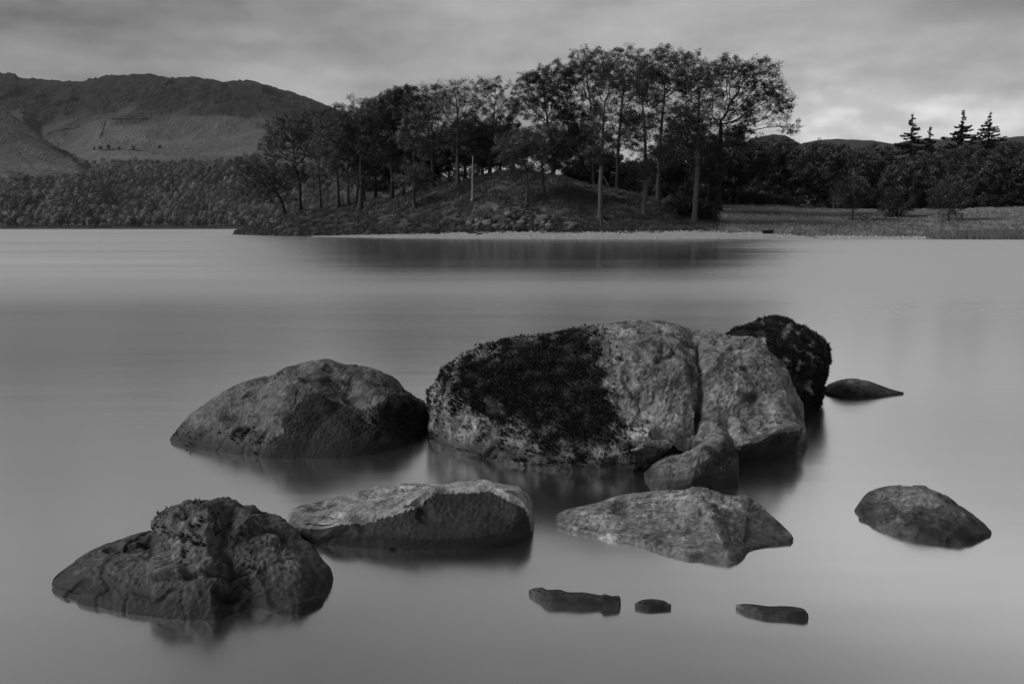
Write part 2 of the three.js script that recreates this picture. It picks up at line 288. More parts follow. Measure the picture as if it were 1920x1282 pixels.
// ------------------------------------------------------------------ woods on the far side
function leafClump(rand, n, rx, ry, size, hollow = 0.35) { // a crown made of many small faces, centred on the origin
  const pos = [], nor = [];
  for (let i = 0; i < n; i++) {
    const a = rand() * 2 * Math.PI, c = rand() * 2 - 1, s = Math.sqrt(1 - c * c), q = lerp(hollow, 1, Math.sqrt(rand()));
    const lump = 1 + 0.28 * noise(Math.cos(a) * s * 1.8 + n, c * 1.8 + rx, Math.sin(a) * s * 1.8);
    const x = Math.cos(a) * s * rx * q * lump, y = c * ry * q * lump, z = Math.sin(a) * s * rx * q * lump;
    const b = rand() * 6.28, e = (rand() - 0.5) * 2, ux = Math.cos(b) * size, uz = Math.sin(b) * size, uy = e * size * 0.5, vx = (rand() - 0.5) * size, vy = size * (0.5 + rand() * 0.5), vz = (rand() - 0.5) * size;
    pos.push(x - ux, y - uy, z - uz, x + ux, y + uy, z + uz, x + vx, y + vy, z + vz);
    const nl = Math.hypot(x / rx, y / ry, z / rx) || 1; for (let k = 0; k < 3; k++) nor.push(x / rx / nl, y / ry / nl + 0.25, z / rx / nl);
  }
  const g = new THREE.BufferGeometry(); g.setAttribute('position', new THREE.Float32BufferAttribute(pos, 3)); g.setAttribute('normal', new THREE.Float32BufferAttribute(nor, 3)); return g;
}
function instanced(name, geo, mat, list, tones, label, category) {
  const im = new THREE.InstancedMesh(geo, mat, list.length); im.name = numbered(name); im.userData.kind = 'stuff'; if (label) tag(im, label, category);
  list.forEach((m, i) => { im.setMatrixAt(i, m); if (tones) im.setColorAt(i, grey(tones[i])); }); im.castShadow = im.receiveShadow = true; scene.add(im); return im;
}
const UP = new THREE.Vector3(0, 1, 0);
const mat4 = (p, ry, sx, sy, sz) => new THREE.Matrix4().compose(p, new THREE.Quaternion().setFromAxisAngle(UP, ry), new THREE.Vector3(sx, sy ?? sx, sz ?? sx));
function farGround(px, py) { const r = ray(px, py); for (let D = 940; D < 2600; D += 6) { const u = column(r.x * D, D), y = Math.max(u < 308 && D < 1800 ? spurH(u, D) : -9, fellH(u, D)); if (EYE + r.y * D < y) return new THREE.Vector3(r.x * D, y, -D); } return null; }
{
  const rand = rng(11), top = table([[-60, 336], [0, 338], [60, 338], [120, 333], [175, 328], [200, 318], [240, 313], [300, 309], [350, 312], [400, 306], [450, 306], [520, 318], [620, 335], [760, 360]]);
  const lists = [[], [], []], tones = [[], [], []];
  for (let py = 312; py < 424; py += lerp(4.2, 6.2, (py - 312) / 112)) for (let px = -40; px < 760; px += 8.2) {
    const x = px + (rand() - 0.5) * 9, y = py + (rand() - 0.5) * 5; if (y < top(x) + 2 + 8 * noise(x * 0.03, 0, 0)) continue;
    if (y > 412 && noise(x * 0.02, 3, 3) > 0.1) continue;
    const p = farGround(x, y); if (!p) continue; const k = Math.floor(rand() * 3), s = 0.55 + 0.95 * rand() * rand();
    p.y += 4.6 * s; lists[k].push(mat4(p, rand() * 6.28, s, s * (0.85 + 0.4 * rand()))); tones[k].push(clamp(0.095 + 0.07 * noise(x * 0.02, y * 0.04, 2) + 0.05 * (rand() - 0.5) + 0.04 * smooth(400, 420, y), 0.03, 0.2));
  }
  for (const [a, b] of [[60, 240], [96, 262], [120, 280]]) for (let i = 0; i < 26; i++) { const t = rand(), x = lerp(a, a + 70, t) + rand() * 12, y = lerp(b, b + 48, t) + rand() * 8; const p = farGround(x, y + 8); if (!p) continue; const s = 0.28 + rand() * 0.35; p.y += 3 * s; lists[0].push(mat4(p, rand() * 6, s)); tones[0].push(0.05 + 0.03 * rand()); }
  for (let i = 0; i < 60; i++) { const x = 150 + rand() * 330, y = 296 + rand() * 14; const p = farGround(x, y + 6); if (!p) continue; const s = 0.4 + rand() * 0.5; p.y += 3 * s; lists[1].push(mat4(p, rand() * 6, s)); tones[1].push(0.05 + 0.03 * rand()); }
  lists.forEach((l, k) => instanced('wood', leafClump(rng(50 + k), 760, 5.2, [4.6, 5.6, 6.8][k], 0.55, 0.5), M.farLeaf, l, tones[k], ['mixed wood in leaf covering the slope above the far shore', 'darker scattered trees of the wood on the far slope', 'paler trees mixed through the wood on the far slope'][k], 'wood'));
}

// ------------------------------------------------------------------ trees: limbs grown by space colonisation into the crown's volume
function tubeInto(out, pts, radii, sides) { // a tapering tube along points
  const base = out.pos.length / 3; let len = 0, ref = new THREE.Vector3(0.31, 0.12, 0.94);
  const t = new THREE.Vector3(), a = new THREE.Vector3(), b = new THREE.Vector3();
  for (let i = 0; i < pts.length; i++) {
    t.copy(pts[Math.min(i + 1, pts.length - 1)]).sub(pts[Math.max(0, i - 1)]).normalize();
    a.crossVectors(t, ref).normalize(); b.crossVectors(t, a).normalize(); ref.copy(b).cross(t).lengthSq() > 0.01 && ref.crossVectors(a, t);
    if (i) len += pts[i].distanceTo(pts[i - 1]);
    for (let k = 0; k <= sides; k++) { const w = k / sides * 2 * Math.PI, c = Math.cos(w), s = Math.sin(w), r = radii[i]; const nx = a.x * c + b.x * s, ny = a.y * c + b.y * s, nz = a.z * c + b.z * s; out.pos.push(pts[i].x + nx * r, pts[i].y + ny * r, pts[i].z + nz * r); out.nor.push(nx, ny, nz); out.uv.push(k / sides * Math.max(0.6, 6 * radii[0]), len); }
  }
  const n = sides + 1;
  for (let i = 0; i < pts.length - 1; i++) for (let k = 0; k < sides; k++) { const p = base + i * n + k; out.idx.push(p, p + 1, p + n, p + 1, p + n + 1, p + n); }
}
const bag = () => ({ pos: [], nor: [], uv: [], idx: [] });
function fromBag(o) { const g = new THREE.BufferGeometry(); g.setAttribute('position', new THREE.Float32BufferAttribute(o.pos, 3)); g.setAttribute('normal', new THREE.Float32BufferAttribute(o.nor, 3)); g.setAttribute('uv', new THREE.Float32BufferAttribute(o.uv, 2)); g.setIndex(o.idx); return g; }
function leafBag() { return { pos: [], nor: [], col: [] }; }
function leafInto(o, p, size, rand, tone, c) { // a folded pair of triangles: a spray of leaves
  const a = rand() * 6.283, e = (rand() - 0.5) * 1.6, ux = Math.cos(a) * Math.cos(e), uy = Math.sin(e), uz = Math.sin(a) * Math.cos(e);
  const b = rand() * 6.283; let vx = Math.cos(b), vy = rand() - 0.5, vz = Math.sin(b); const d = ux * vx + uy * vy + uz * vz; vx -= d * ux; vy -= d * uy; vz -= d * uz; const l = size * 0.55 / (Math.hypot(vx, vy, vz) || 1); vx *= l; vy *= l; vz *= l;
  const s = size * 0.8;
  o.pos.push(p.x - ux * s * 0.5, p.y - uy * s * 0.5, p.z - uz * s * 0.5, p.x + vx, p.y + vy, p.z + vz, p.x + ux * s, p.y + uy * s, p.z + uz * s);
  let nx = p.x - c.x, ny = (p.y - c.y) + 0.5, nz = p.z - c.z; const n = Math.hypot(nx, ny, nz) || 1; nx = nx / n * 0.7 + (rand() - 0.5) * 0.9; ny = ny / n * 0.7 + 0.3 + (rand() - 0.5) * 0.9; nz = nz / n * 0.7 + (rand() - 0.5) * 0.9; const m = Math.hypot(nx, ny, nz) || 1;
  for (let k = 0; k < 3; k++) { o.nor.push(nx / m, ny / m, nz / m); o.col.push(tone, tone, tone); }
}
function leafGeometry(o) { const g = new THREE.BufferGeometry(); g.setAttribute('position', new THREE.Float32BufferAttribute(o.pos, 3)); g.setAttribute('normal', new THREE.Float32BufferAttribute(o.nor, 3)); g.setAttribute('color', new THREE.Float32BufferAttribute(o.col, 3)); return g; }

const SPRAY = (() => { const r = rng(9), pos = [], nor = []; for (let i = 0; i < 15; i++) { const a = r() * 6.283, q = Math.sqrt(r()), x = Math.cos(a) * q * 0.36, z = Math.sin(a) * q * 0.36, y = (r() - 0.5) * 0.34, s = 0.075 + 0.06 * r(), b = r() * 6.283, e = (r() - 0.5) * 1.4, ux = Math.cos(b) * s, uz = Math.sin(b) * s, uy = e * s * 0.6, vx = -Math.sin(b) * s * 0.6 + (r() - 0.5) * s, vz = Math.cos(b) * s * 0.6 + (r() - 0.5) * s, vy = (r() - 0.3) * s; pos.push(x - ux, y - uy, z - uz, x + ux, y + uy, z + uz, x + vx, y + vy, z + vz); const nx = x + (r() - 0.5) * 0.5, ny = y + 0.35 + (r() - 0.5) * 0.4, nz = z + (r() - 0.5) * 0.5, l = Math.hypot(nx, ny, nz); for (let k = 0; k < 3; k++) nor.push(nx / l, ny / l, nz / l); } const g = new THREE.BufferGeometry(); g.setAttribute('position', new THREE.Float32BufferAttribute(pos, 3)); g.setAttribute('normal', new THREE.Float32BufferAttribute(nor, 3)); return g; })();
let treeSeed = 100;
const isLow = {};
function tree(spec) {
  const rand = rng(spec.seed ?? treeSeed++), D0 = spec.D, base = D0 ? (() => { const p = at(spec.base[0], spec.base[1], D0); p.y = terrain(p.x, D0); return p; })() : ground(...spec.base);
  const D = -base.z, px = D / F, kind = spec.kind ?? 'oak_tree';
  const t = thing(kind, spec.label, spec.category ?? 'tree', base, spec.group);
  const loc = (x, y, dz = 0) => at(x, y, D + dz).sub(base);
  // nodes
  const nodes = [], add = (p, parent) => { nodes.push({ p, parent, kids: [], r: 0 }); if (parent >= 0) nodes[parent].kids.push(nodes.length - 1); return nodes.length - 1; };
  const seg = spec.seg ?? 0.42; let cur = add(new THREE.Vector3(0, -0.5, 0), -1), last = new THREE.Vector3(0, -0.5, 0), bend = 0;
  for (const [x, y, dz] of [[spec.base[0], null], ...(spec.trunk ?? [])]) {
    const to = y === null ? new THREE.Vector3(0, 0.05, 0) : loc(x, y, dz ?? 0), n = Math.max(1, Math.round(to.distanceTo(last) / seg)), from = last.clone();
    for (let i = 1; i <= n; i++) { const q = from.clone().lerp(to, i / n); q.x += 0.05 * noise(q.y * 0.6, spec.base[0], 1); q.z += 0.12 * noise(q.y * 0.5, spec.base[0], 7); cur = add(q, cur); } last = nodes[cur].p.clone();
  }
  const firstGrow = Math.max(0, nodes.length - 1 - Math.round(((spec.forkDown ?? 1.5) + (spec.kind ? 0 : 2.2)) / seg));
  if (!spec.kind && !spec.bare) { const tx = spec.trunk[spec.trunk.length - 1], low = Math.max(...spec.crowns.map(c => c[1] + c[3])), y0 = lerp(low, spec.base[1], 0.16), hw = spec.crowns.reduce((a, c) => Math.max(a, c[2]), 0); spec.crowns = spec.crowns.map(c => [c[0], c[1], c[2] * 1.08, c[3] * 1.12]); spec.crowns.push([tx[0] + (rand() - 0.5) * hw * 0.6, y0, hw * 0.75, Math.max(12, (spec.base[1] - low) * 0.22)]); }
  // attractors
  const atts = [], vol = spec.crowns.map(c => c[2] * c[3] * Math.min(c[2], c[3])), tot = vol.reduce((a, b) => a + b), N = spec.n ?? 420;
  const cc = new THREE.Vector3(); let wsum = 0;
  spec.crowns.forEach((c, k) => {
    const dz = (c[4] ?? 0), ctr = loc(c[0], c[1], dz); cc.addScaledVector(ctr, vol[k]); wsum += vol[k];
    const cnt = Math.max(8, Math.round(N * 1.9 * vol[k] / tot));
    for (let i = 0; i < cnt; i++) { const a = rand() * 6.283, z = rand() * 2 - 1, s = Math.sqrt(1 - z * z), q = Math.pow(rand(), 0.42); const rz = Math.min(c[2], c[3] * 1.2) * 0.95; atts.push({ p: new THREE.Vector3(ctr.x + Math.cos(a) * s * q * c[2] * px, ctr.y + z * q * c[3] * px, ctr.z + Math.sin(a) * s * q * rz * px), near: -1, d: 1e9 }); }
  });
  cc.divideScalar(wsum);
  const kill = ((spec.kill ?? 0.85) * 0.72) ** 2; let seen = firstGrow, live = atts;
  for (let it = 0; it < 140 && live.length; it++) {
    for (const a of live) for (let k = seen; k < nodes.length; k++) { const d = a.p.distanceToSquared(nodes[k].p); if (d < a.d) { a.d = d; a.near = k; } }
    seen = nodes.length; live = live.filter(a => a.d > kill); const pull = new Map();
    for (const a of live) { const v = pull.get(a.near) ?? new THREE.Vector3(); v.add(a.p.clone().sub(nodes[a.near].p).normalize()); pull.set(a.near, v); }
    let grew = 0;
    for (const [k, v] of pull) { if (v.lengthSq() < 1e-4 || nodes[k].kids.length > 3) { continue; } v.normalize(); v.x += (rand() - 0.5) * 0.75; v.y += (rand() - 0.5) * 0.6 + 0.05; v.z += (rand() - 0.5) * 0.75; v.normalize(); add(nodes[k].p.clone().addScaledVector(v, seg), k); grew++; }
    if (!grew) break;
    // attractors stuck on a full node look further next time
  }
  // radii by the pipe model
  const tip = spec.tip ?? 0.014, rb = (spec.width ?? 9) / 2 * px * 0.86;
  for (let k = nodes.length - 1; k >= 0; k--) { const n = nodes[k]; n.sub = 1; if (!n.kids.length) n.r = tip; else { let s = 0; for (const c of n.kids) { s += nodes[c].r ** 2.15; n.sub += nodes[c].sub; } n.r = s ** (1 / 2.15); } }
  const r0 = nodes[0].r, pw = Math.log(rb / tip) / Math.log(r0 / tip);
  for (const n of nodes) n.r = tip * Math.pow(n.r / tip, pw);
  for (let k = 0; k < 4 && k < nodes.length; k++) nodes[k].r *= 1 + 0.55 * Math.exp(-Math.max(0, nodes[k].p.y) * 1.6);
  const hTop = nodes[cur].p.y; for (const n of nodes) if (n.r > rb * 0.45) n.r *= 1 - 0.38 * clamp(n.p.y / Math.max(2, hTop));
  const bark = spec.bark ?? M.barkDark;
  const sidesOf = r => r > 0.16 ? 8 : r > 0.06 ? 5 : 3;
  function chain(start, parent, out, branchesOut) { // follow the thickest child; the others start chains of their own
    const stack = [[start, parent]];
    while (stack.length) {
      const [s, par] = stack.pop(), pts = [], rad = []; if (par >= 0) { pts.push(nodes[par].p); rad.push(nodes[s].r); }
      let k = s; for (;;) { const n = nodes[k]; pts.push(n.p); rad.push(n.r); if (!n.kids.length) break; let best = n.kids[0]; for (const c of n.kids) if (nodes[c].r > nodes[best].r) best = c; for (const c of n.kids) if (c !== best) (branchesOut ?? stack).push([c, k]); k = best; if (branchesOut && nodes[k].r < rb * 0.3) { branchesOut.push([k, n === nodes[k] ? -1 : nodes[k].parent]); break; } }
      if (pts.length > 1) tubeInto(out, pts, rad, sidesOf(rad[0]));
      if (branchesOut) break;
    }
  }
  const trunk = bag(), starts = []; chain(0, -1, trunk, starts);
  if (spec.roots) for (let i = 0; i < spec.roots; i++) { const a = i / spec.roots * 6.28 + rand(), L = 1 + rand() * 1.6, pts = [], rad = []; for (let j = 0; j <= 6; j++) { const q = j / 6, X = Math.cos(a + q * 0.5 * (rand() - 0.3)) * (rb * 0.5 + L * q), Z = Math.sin(a) * (rb * 0.5 + L * q); const wy = terrain(base.x + X, -(base.z + Z)) - base.y; pts.push(new THREE.Vector3(X, wy + 0.28 * (1 - q) ** 2 + 0.03, Z)); rad.push(rb * 0.34 * (1 - q) + 0.03); } const rt = bag(); tubeInto(rt, pts, rad, 5); mesh('root', fromBag(rt), bark, t); }
  mesh('trunk', fromBag(trunk), bark, t);
  starts.sort((a, b) => nodes[b[0]].r - nodes[a[0]].r);
  const upper = spec.upperBark ?? (bark === M.barkPale || bark === M.barkMid ? M.barkDark : bark), small = bag(); let limbs = 0;
  for (const s of starts) { if (limbs < 9 && nodes[s[0]].r > rb * 0.16 && nodes[s[0]].sub > 12) { const o = bag(); chain(s[0], s[1], o); mesh('limb', fromBag(o), upper, t); limbs++; } else chain(s[0], s[1], small); }
  // twigs and leaves
  const SM = [], ST = [], ls = (spec.leaf ?? 0.17) / 0.17, per_ = (spec.leaves ?? 7) * (spec.kind ? 0.22 : 0.36), q = new THREE.Vector3(), eu = new THREE.Euler(), qt = new THREE.Quaternion();
  const far = spec.outer ?? 12, vx = new THREE.Vector3();
  for (let k = firstGrow + 3; k < nodes.length; k++) {
    const n = nodes[k]; if (n.sub > far) continue;
    const nt = n.kids.length ? 1 : 3;
    for (let j = 0; j < nt; j++) {
      vx.copy(n.p).sub(nodes[n.parent].p).normalize().multiplyScalar(n.kids.length ? 0.3 : 0.9); vx.x += (rand() - 0.5) * 1.5; vx.y += (rand() - 0.5) * 1.2 + 0.12; vx.z += (rand() - 0.5) * 1.5; vx.normalize();
      const len = (0.35 + rand() * 0.65) * (spec.twig ?? 1), end = n.p.clone().addScaledVector(vx, len), midp = n.p.clone().lerp(end, 0.5); midp.x += (rand() - 0.5) * 0.12; midp.y += (rand() - 0.5) * 0.12;
      tubeInto(small, [n.p, midp, end], [0.013, 0.010, 0.006], 3);
      const clump = 0.95 + 0.7 * noise(n.p.x * 0.55 + spec.base[0], n.p.y * 0.55, n.p.z * 0.55), dens = per_ * clamp(0.95 + 1.5 * noise(n.p.x * 0.35, n.p.y * 0.35 + spec.base[0], n.p.z * 0.35), 0.15, 1.8);
      for (let i = dens; i > 0; i--) { if (i < 1 && rand() > i) break; q.copy(n.p).lerp(end, 0.2 + 0.95 * rand()); q.x += (rand() - 0.5) * 0.3; q.y += (rand() - 0.5) * 0.25; q.z += (rand() - 0.5) * 0.3; qt.setFromEuler(eu.set((rand() - 0.5) * 1.2, rand() * 6.283, (rand() - 0.5) * 1.2)); const k = ls * (0.7 + 0.7 * rand()); SM.push(new THREE.Matrix4().compose(q, qt, new THREE.Vector3(k, k, k))); ST.push(clump * (0.7 + 0.6 * rand())); }
    }
  }
  if (small.idx.length) mesh('twigs', fromBag(small), upper, t).userData.kind = 'stuff';
  if (SM.length) { const im = new THREE.InstancedMesh(SPRAY, spec.leafMat ?? M.leafMid, SM.length); im.name = 'crown'; im.castShadow = im.receiveShadow = true; im.userData.kind = 'stuff'; SM.forEach((m, i) => { im.setMatrixAt(i, m); im.setColorAt(i, grey(ST[i])); }); t.add(im); }
  return t;
}
const P = M.barkPale, MI = M.barkMid, LD = M.leafDark, LM = M.leafMid, LP = M.leafPale;
// behind first: dense dark trees on the far side of the knoll, then the tall oaks from the point on the left to the meadow on the right
for (const [x, y, D, crowns, label] of [
  [704, 372, 146, [[712, 322, 55, 40]], 'dense low tree behind the bare trunks near the left point of the knoll'],
  [790, 356, 142, [[795, 302, 52, 46]], 'dense dark tree behind the crest left of the bare white snag'],
  [905, 330, 140, [[902, 288, 48, 36]], 'bushy dark tree behind the crest just right of the bare white snag'],
  [938, 327, 138, [[938, 262, 46, 42]], 'dark leafy tree filling the gap on the crest behind the irregular oak'],
  [842, 346, 140, [[838, 285, 44, 42]], 'dark leafy tree filling the gap behind the tall bare twigged oak'],
  [960, 326, 140, [[955, 285, 40, 36]], 'bushy dark tree on top of the highest part of the knoll'],
  [1062, 338, 142, [[1075, 285, 50, 46]], 'dense tree filling the gap behind the tall oaks in the middle of the knoll'],
  [1140, 352, 150, [[1132, 318, 44, 30]], 'low spreading tree behind the pale trunk with a dead hanging branch'],
  [1190, 356, 148, [[1190, 330, 36, 26]], 'low spreading tree under the bright sky gap between the tall trunks'],
  [1248, 372, 136, [[1244, 322, 42, 44]], 'dark evergreen tree between the two pale trunks right of the middle'],
  [1284, 378, 134, [[1290, 292, 58, 60]], 'large dark evergreen behind the palest trunk'],
  [1380, 386, 138, [[1382, 300, 62, 60], [1350, 340, 40, 40]], 'large dark evergreen under the outstretched limbs of the right end oak'],
]) tree({ base: [x, y], D, trunk: [[x, y - 20]], crowns, label, n: 340, width: 9, leaves: 12, leaf: 0.25, leafMat: LD, outer: 14, kind: 'dark_tree' });

tree({ base: [534, 401], trunk: [[530, 384], [521, 364]], forkDown: 0.6, crowns: [[482, 322, 42, 30], [452, 312, 18, 22], [500, 352, 55, 16], [520, 335, 36, 26], [455, 350, 22, 12]], width: 8, n: 420, leafMat: LM, leaves: 7, label: 'leaning tree at the left tip of the knoll with limbs over the water' });
tree({ base: [562, 396], trunk: [[562, 350], [553, 312]], forkDown: 2.5, crowns: [[540, 250, 46, 32], [518, 276, 28, 24], [590, 240, 42, 28], [560, 290, 30, 22]], width: 9, n: 520, leafMat: LM, leaves: 8, label: 'round crowned oak second from the left tip of the knoll' });
tree({ base: [601, 392], trunk: [[599, 350], [598, 330]], crowns: [[602, 295, 30, 45]], width: 6, n: 260, leafMat: LM, leaves: 5, label: 'slender tree third from the left tip of the knoll' });
tree({ base: [634, 388], trunk: [[632, 330], [630, 300]], crowns: [[630, 255, 38, 52]], width: 8, n: 380, bark: MI, leafMat: LM, label: 'straight oak fourth from the left tip of the knoll' });
tree({ base: [653, 385], trunk: [[652, 345], [651, 320]], crowns: [[655, 280, 28, 42]], width: 6, n: 260, leafMat: LM, label: 'thin tree directly left of the forked oak on the point' });
tree({ base: [675, 391], trunk: [[677, 350], [676, 300]], forkDown: 3.5, crowns: [[672, 232, 36, 28], [640, 255, 34, 36], [700, 270, 36, 36], [655, 325, 26, 8]], width: 10, n: 520, bark: MI, leafMat: LM, label: 'forked oak with a limb reaching left above the point' });
tree({ base: [668, 384], D: 143, trunk: [[672, 320], [670, 250]], crowns: [[668, 205, 40, 22]], width: 5, n: 200, leaves: 2, leafMat: LM, label: 'sparse bare topped tree rising behind the forked oak' });
tree({ base: [683, 380], trunk: [[681, 335], [682, 300]], crowns: [[700, 235, 36, 42]], width: 6, n: 320, leafMat: LM, label: 'dark slim oak directly right of the forked oak' });
tree({ base: [735, 369], trunk: [[735, 330], [734, 290]], crowns: [[734, 232, 42, 54]], width: 8, n: 480, leafMat: LD, leaves: 9, label: 'dark full crowned oak above the left slope of the knoll' });
tree({ base: [756, 365], trunk: [[753, 320], [752, 270]], crowns: [[758, 212, 46, 42]], width: 9, n: 480, leafMat: LD, leaves: 9, label: 'dark oak whose rounded top stands over the left slope' });
tree({ base: [777, 391], trunk: [[775, 368], [777, 330], [776, 290]], crowns: [[776, 330, 30, 24], [777, 255, 28, 36]], width: 8, n: 320, leafMat: LP, bark: MI, roots: 5, label: 'lighter leafed slender tree on the bank above the shore rocks' });
tree({ base: [811, 352], trunk: [[811, 300], [812, 250]], forkDown: 3, crowns: [[808, 198, 40, 36], [800, 250, 30, 28]], width: 9, n: 420, leaves: 4, leafMat: LM, label: 'thinly leafed oak with fine bare twigs left of the crest' });
tree({ base: [859, 347], trunk: [[858, 290], [859, 230]], forkDown: 4, crowns: [[862, 188, 42, 34], [842, 240, 42, 24]], width: 9, n: 460, leaves: 3.5, bark: MI, leafMat: LM, label: 'tall bare twigged oak left of the white snag' });
tree({ base: [873, 342], D: 129, trunk: [[871, 300], [872, 280]], crowns: [[884, 255, 40, 34]], width: 8, n: 300, leafMat: LD, label: 'dark oak close behind the tall bare twigged oak' });
tree({ base: [918, 327], D: 126, trunk: [[920, 280], [925, 235]], forkDown: 4, crowns: [[925, 163, 26, 16], [938, 205, 36, 22], [900, 250, 42, 30], [962, 178, 9, 10]], width: 9, n: 420, leaves: 6, leafMat: LD, label: 'irregular oak with a small separate top on the crest' });
tree({ base: [988, 388], trunk: [[989, 350], [987, 318]], forkDown: 3, crowns: [[978, 280, 50, 28], [965, 300, 34, 14], [1010, 290, 26, 22]], width: 7, n: 380, leafMat: LP, bark: MI, roots: 4, label: 'small light leafed tree in front of the crest above the outcrop' });
tree({ base: [1018, 366], trunk: [[1018, 330], [1016, 305]], crowns: [[1022, 270, 46, 32]], width: 9, n: 360, leafMat: LM, bark: MI, roots: 4, label: 'short trunked oak at the foot of the dark gully' });
tree({ base: [1037, 333], D: 124, trunk: [[1037, 275], [1026, 225]], forkDown: 5, crowns: [[1008, 180, 46, 42], [1042, 155, 36, 34], [984, 196, 28, 20], [1058, 225, 38, 34]], width: 11, n: 680, leaves: 7, leafMat: LD, label: 'broad spreading dark oak right of the crest' });
tree({ base: [1113, 352], D: 124, trunk: [[1113, 280], [1108, 205]], forkDown: 5, crowns: [[1096, 140, 38, 40], [1120, 125, 28, 28], [1092, 205, 42, 24]], width: 9, n: 520, leaves: 7, leafMat: LD, label: 'tall dark oak behind the pale trunk with the dead branch' });
tree({ base: [1125, 413], trunk: [[1126, 340], [1131, 250], [1133, 205]], forkDown: 4, crowns: [[1142, 165, 34, 36], [1152, 215, 40, 24], [1118, 235, 34, 18]], width: 11, n: 460, leaves: 6, bark: P, upperBark: M.barkDark, leafMat: LD, roots: 5, label: 'tall oak with pale trunk and dead hanging branch in the middle of the knoll' });
tree({ base: [1157, 352], D: 121, trunk: [[1160, 270], [1167, 185]], forkDown: 5, crowns: [[1165, 124, 40, 30], [1188, 160, 34, 30], [1205, 225, 28, 20]], width: 9, n: 520, leaves: 6, leafMat: LD, label: 'tall dark oak against the bright sky gap' });
tree({ base: [1208, 404], trunk: [[1212, 320], [1208, 225], [1204, 190]], forkDown: 5, crowns: [[1215, 165, 36, 34], [1198, 240, 38, 28], [1216, 282, 32, 18]], width: 10, n: 460, leaves: 6, bark: P, upperBark: M.barkDark, leafMat: LD, roots: 4, label: 'oak with a pale lower trunk left of the palest trunk' });
tree({ base: [1234, 378], trunk: [[1236, 290], [1243, 205], [1247, 175]], forkDown: 5, crowns: [[1240, 124, 42, 30], [1272, 138, 38, 36], [1256, 220, 40, 34]], width: 10, n: 600, leaves: 6, bark: MI, leafMat: LD, label: 'tall flat topped oak behind and between the two pale trunks' });
tree({ base: [1302, 419], trunk: [[1307, 330], [1309, 245], [1311, 195]], forkDown: 5, crowns: [[1306, 150, 40, 38], [1322, 200, 42, 30], [1290, 230, 34, 26]], width: 12, n: 600, leaves: 6, bark: P, upperBark: M.barkDark, leafMat: LD, roots: 4, label: 'tall oak with the palest trunk standing by the beach' });
tree({ base: [1322, 391], trunk: [[1327, 365], [1328, 348]], crowns: [[1330, 312, 34, 34]], width: 7, n: 260, bark: MI, leafMat: LM, leaves: 9, label: 'small leaning tree behind the palest trunk' });
tree({ base: [1346, 386], D: 118, trunk: [[1350, 310], [1352, 250], [1352, 225]], forkDown: 5.5, crowns: [[1362, 142, 46, 32], [1418, 148, 44, 34], [1452, 196, 34, 38], [1400, 200, 46, 34], [1480, 238, 24, 14], [1372, 232, 46, 22]], width: 13, n: 950, leaves: 5.5, twig: 1.1, leafMat: LD, label: 'wide spreading oak at the right end reaching over the meadow' });
// woodland behind the meadow
for (const [x, y, D, crowns, leafMat, label] of [
  [1425, 386, 150, [[1428, 330, 46, 54]], LP, 'bushy tree filling the wood edge below the right end oak'],
  [1462, 387, 152, [[1462, 312, 42, 52]], LP, 'rounded tree left of the oak with the open trunk at the wood edge'],
  [1487, 388, 148, [[1538, 312, 50, 46], [1502, 330, 36, 42], [1535, 355, 45, 26]], LM, 'large dark oak with an open trunk at the meadow edge'],
  [1566, 391, 175, [[1572, 312, 38, 38]], LP, 'tree in the second row right of the large dark oak'],
  [1606, 392, 158, [[1610, 335, 52, 55]], LP, 'broad tree behind the left young tree in its guard'],
  [1650, 392, 165, [[1642, 304, 38, 32], [1652, 345, 40, 38]], LM, 'round topped dark tree left of the tallest conifers'],
  [1690, 393, 150, [[1690, 345, 36, 42]], LP, 'medium tree behind the squat bush in the meadow'],
  [1732, 393, 156, [[1728, 338, 44, 48]], LP, 'rounded tree below the pair of tall conifers'],
  [1778, 393, 168, [[1775, 328, 56, 46]], LP, 'broad tree behind the right young tree in its guard'],
  [1828, 391, 180, [[1818, 310, 56, 36]], LM, 'dark tree below the third tall conifer'],
  [1858, 391, 152, [[1850, 345, 54, 50]], LM, 'dark bushy tree at the meadow edge near the right end of the wood'],
  [1905, 390, 190, [[1905, 296, 50, 30], [1895, 330, 50, 40]], LM, 'high topped dark tree at the right end of the wood'],
  [1925, 390, 150, [[1925, 340, 46, 55]], LM, 'dark tree cut by the right edge of the picture'],
  [1995, 388, 152, [[1995, 315, 60, 70]], LM, 'large dark tree just past the end of the wood'],
]) tree({ base: [x, y], D, trunk: [[x, y - 30]], crowns, label, n: 420, width: 9, leaves: 11, leaf: 0.27, leafMat, outer: 12, kind: 'broadleaf_tree', kill: 1.0, seg: 0.5 });
tree({ base: [1599, 413], trunk: [[1599, 398]], forkDown: 0.4, crowns: [[1601, 366, 34, 32]], width: 3.5, n: 320, leaves: 6, leaf: 0.14, leafMat: LP, kind: 'young_tree', kill: 0.6, seg: 0.32, label: 'young light leafed tree inside the left wooden guard' });
tree({ base: [1780, 416], trunk: [[1780, 398]], forkDown: 0.4, crowns: [[1784, 368, 38, 36]], width: 3.5, n: 340, leaves: 6, leaf: 0.14, leafMat: LP, kind: 'young_tree', kill: 0.6, seg: 0.32, label: 'young light leafed tree inside the right wooden guard' });
tree({ base: [1682, 407], trunk: [[1682, 402]], forkDown: 0.3, crowns: [[1682, 380, 32, 24], [1682, 400, 20, 8]], width: 5, n: 360, leaves: 9, leaf: 0.18, leafMat: LM, kind: 'thicket_bush', category: 'bush', kill: 0.7, label: 'squat bush in the meadow between the two young trees' });
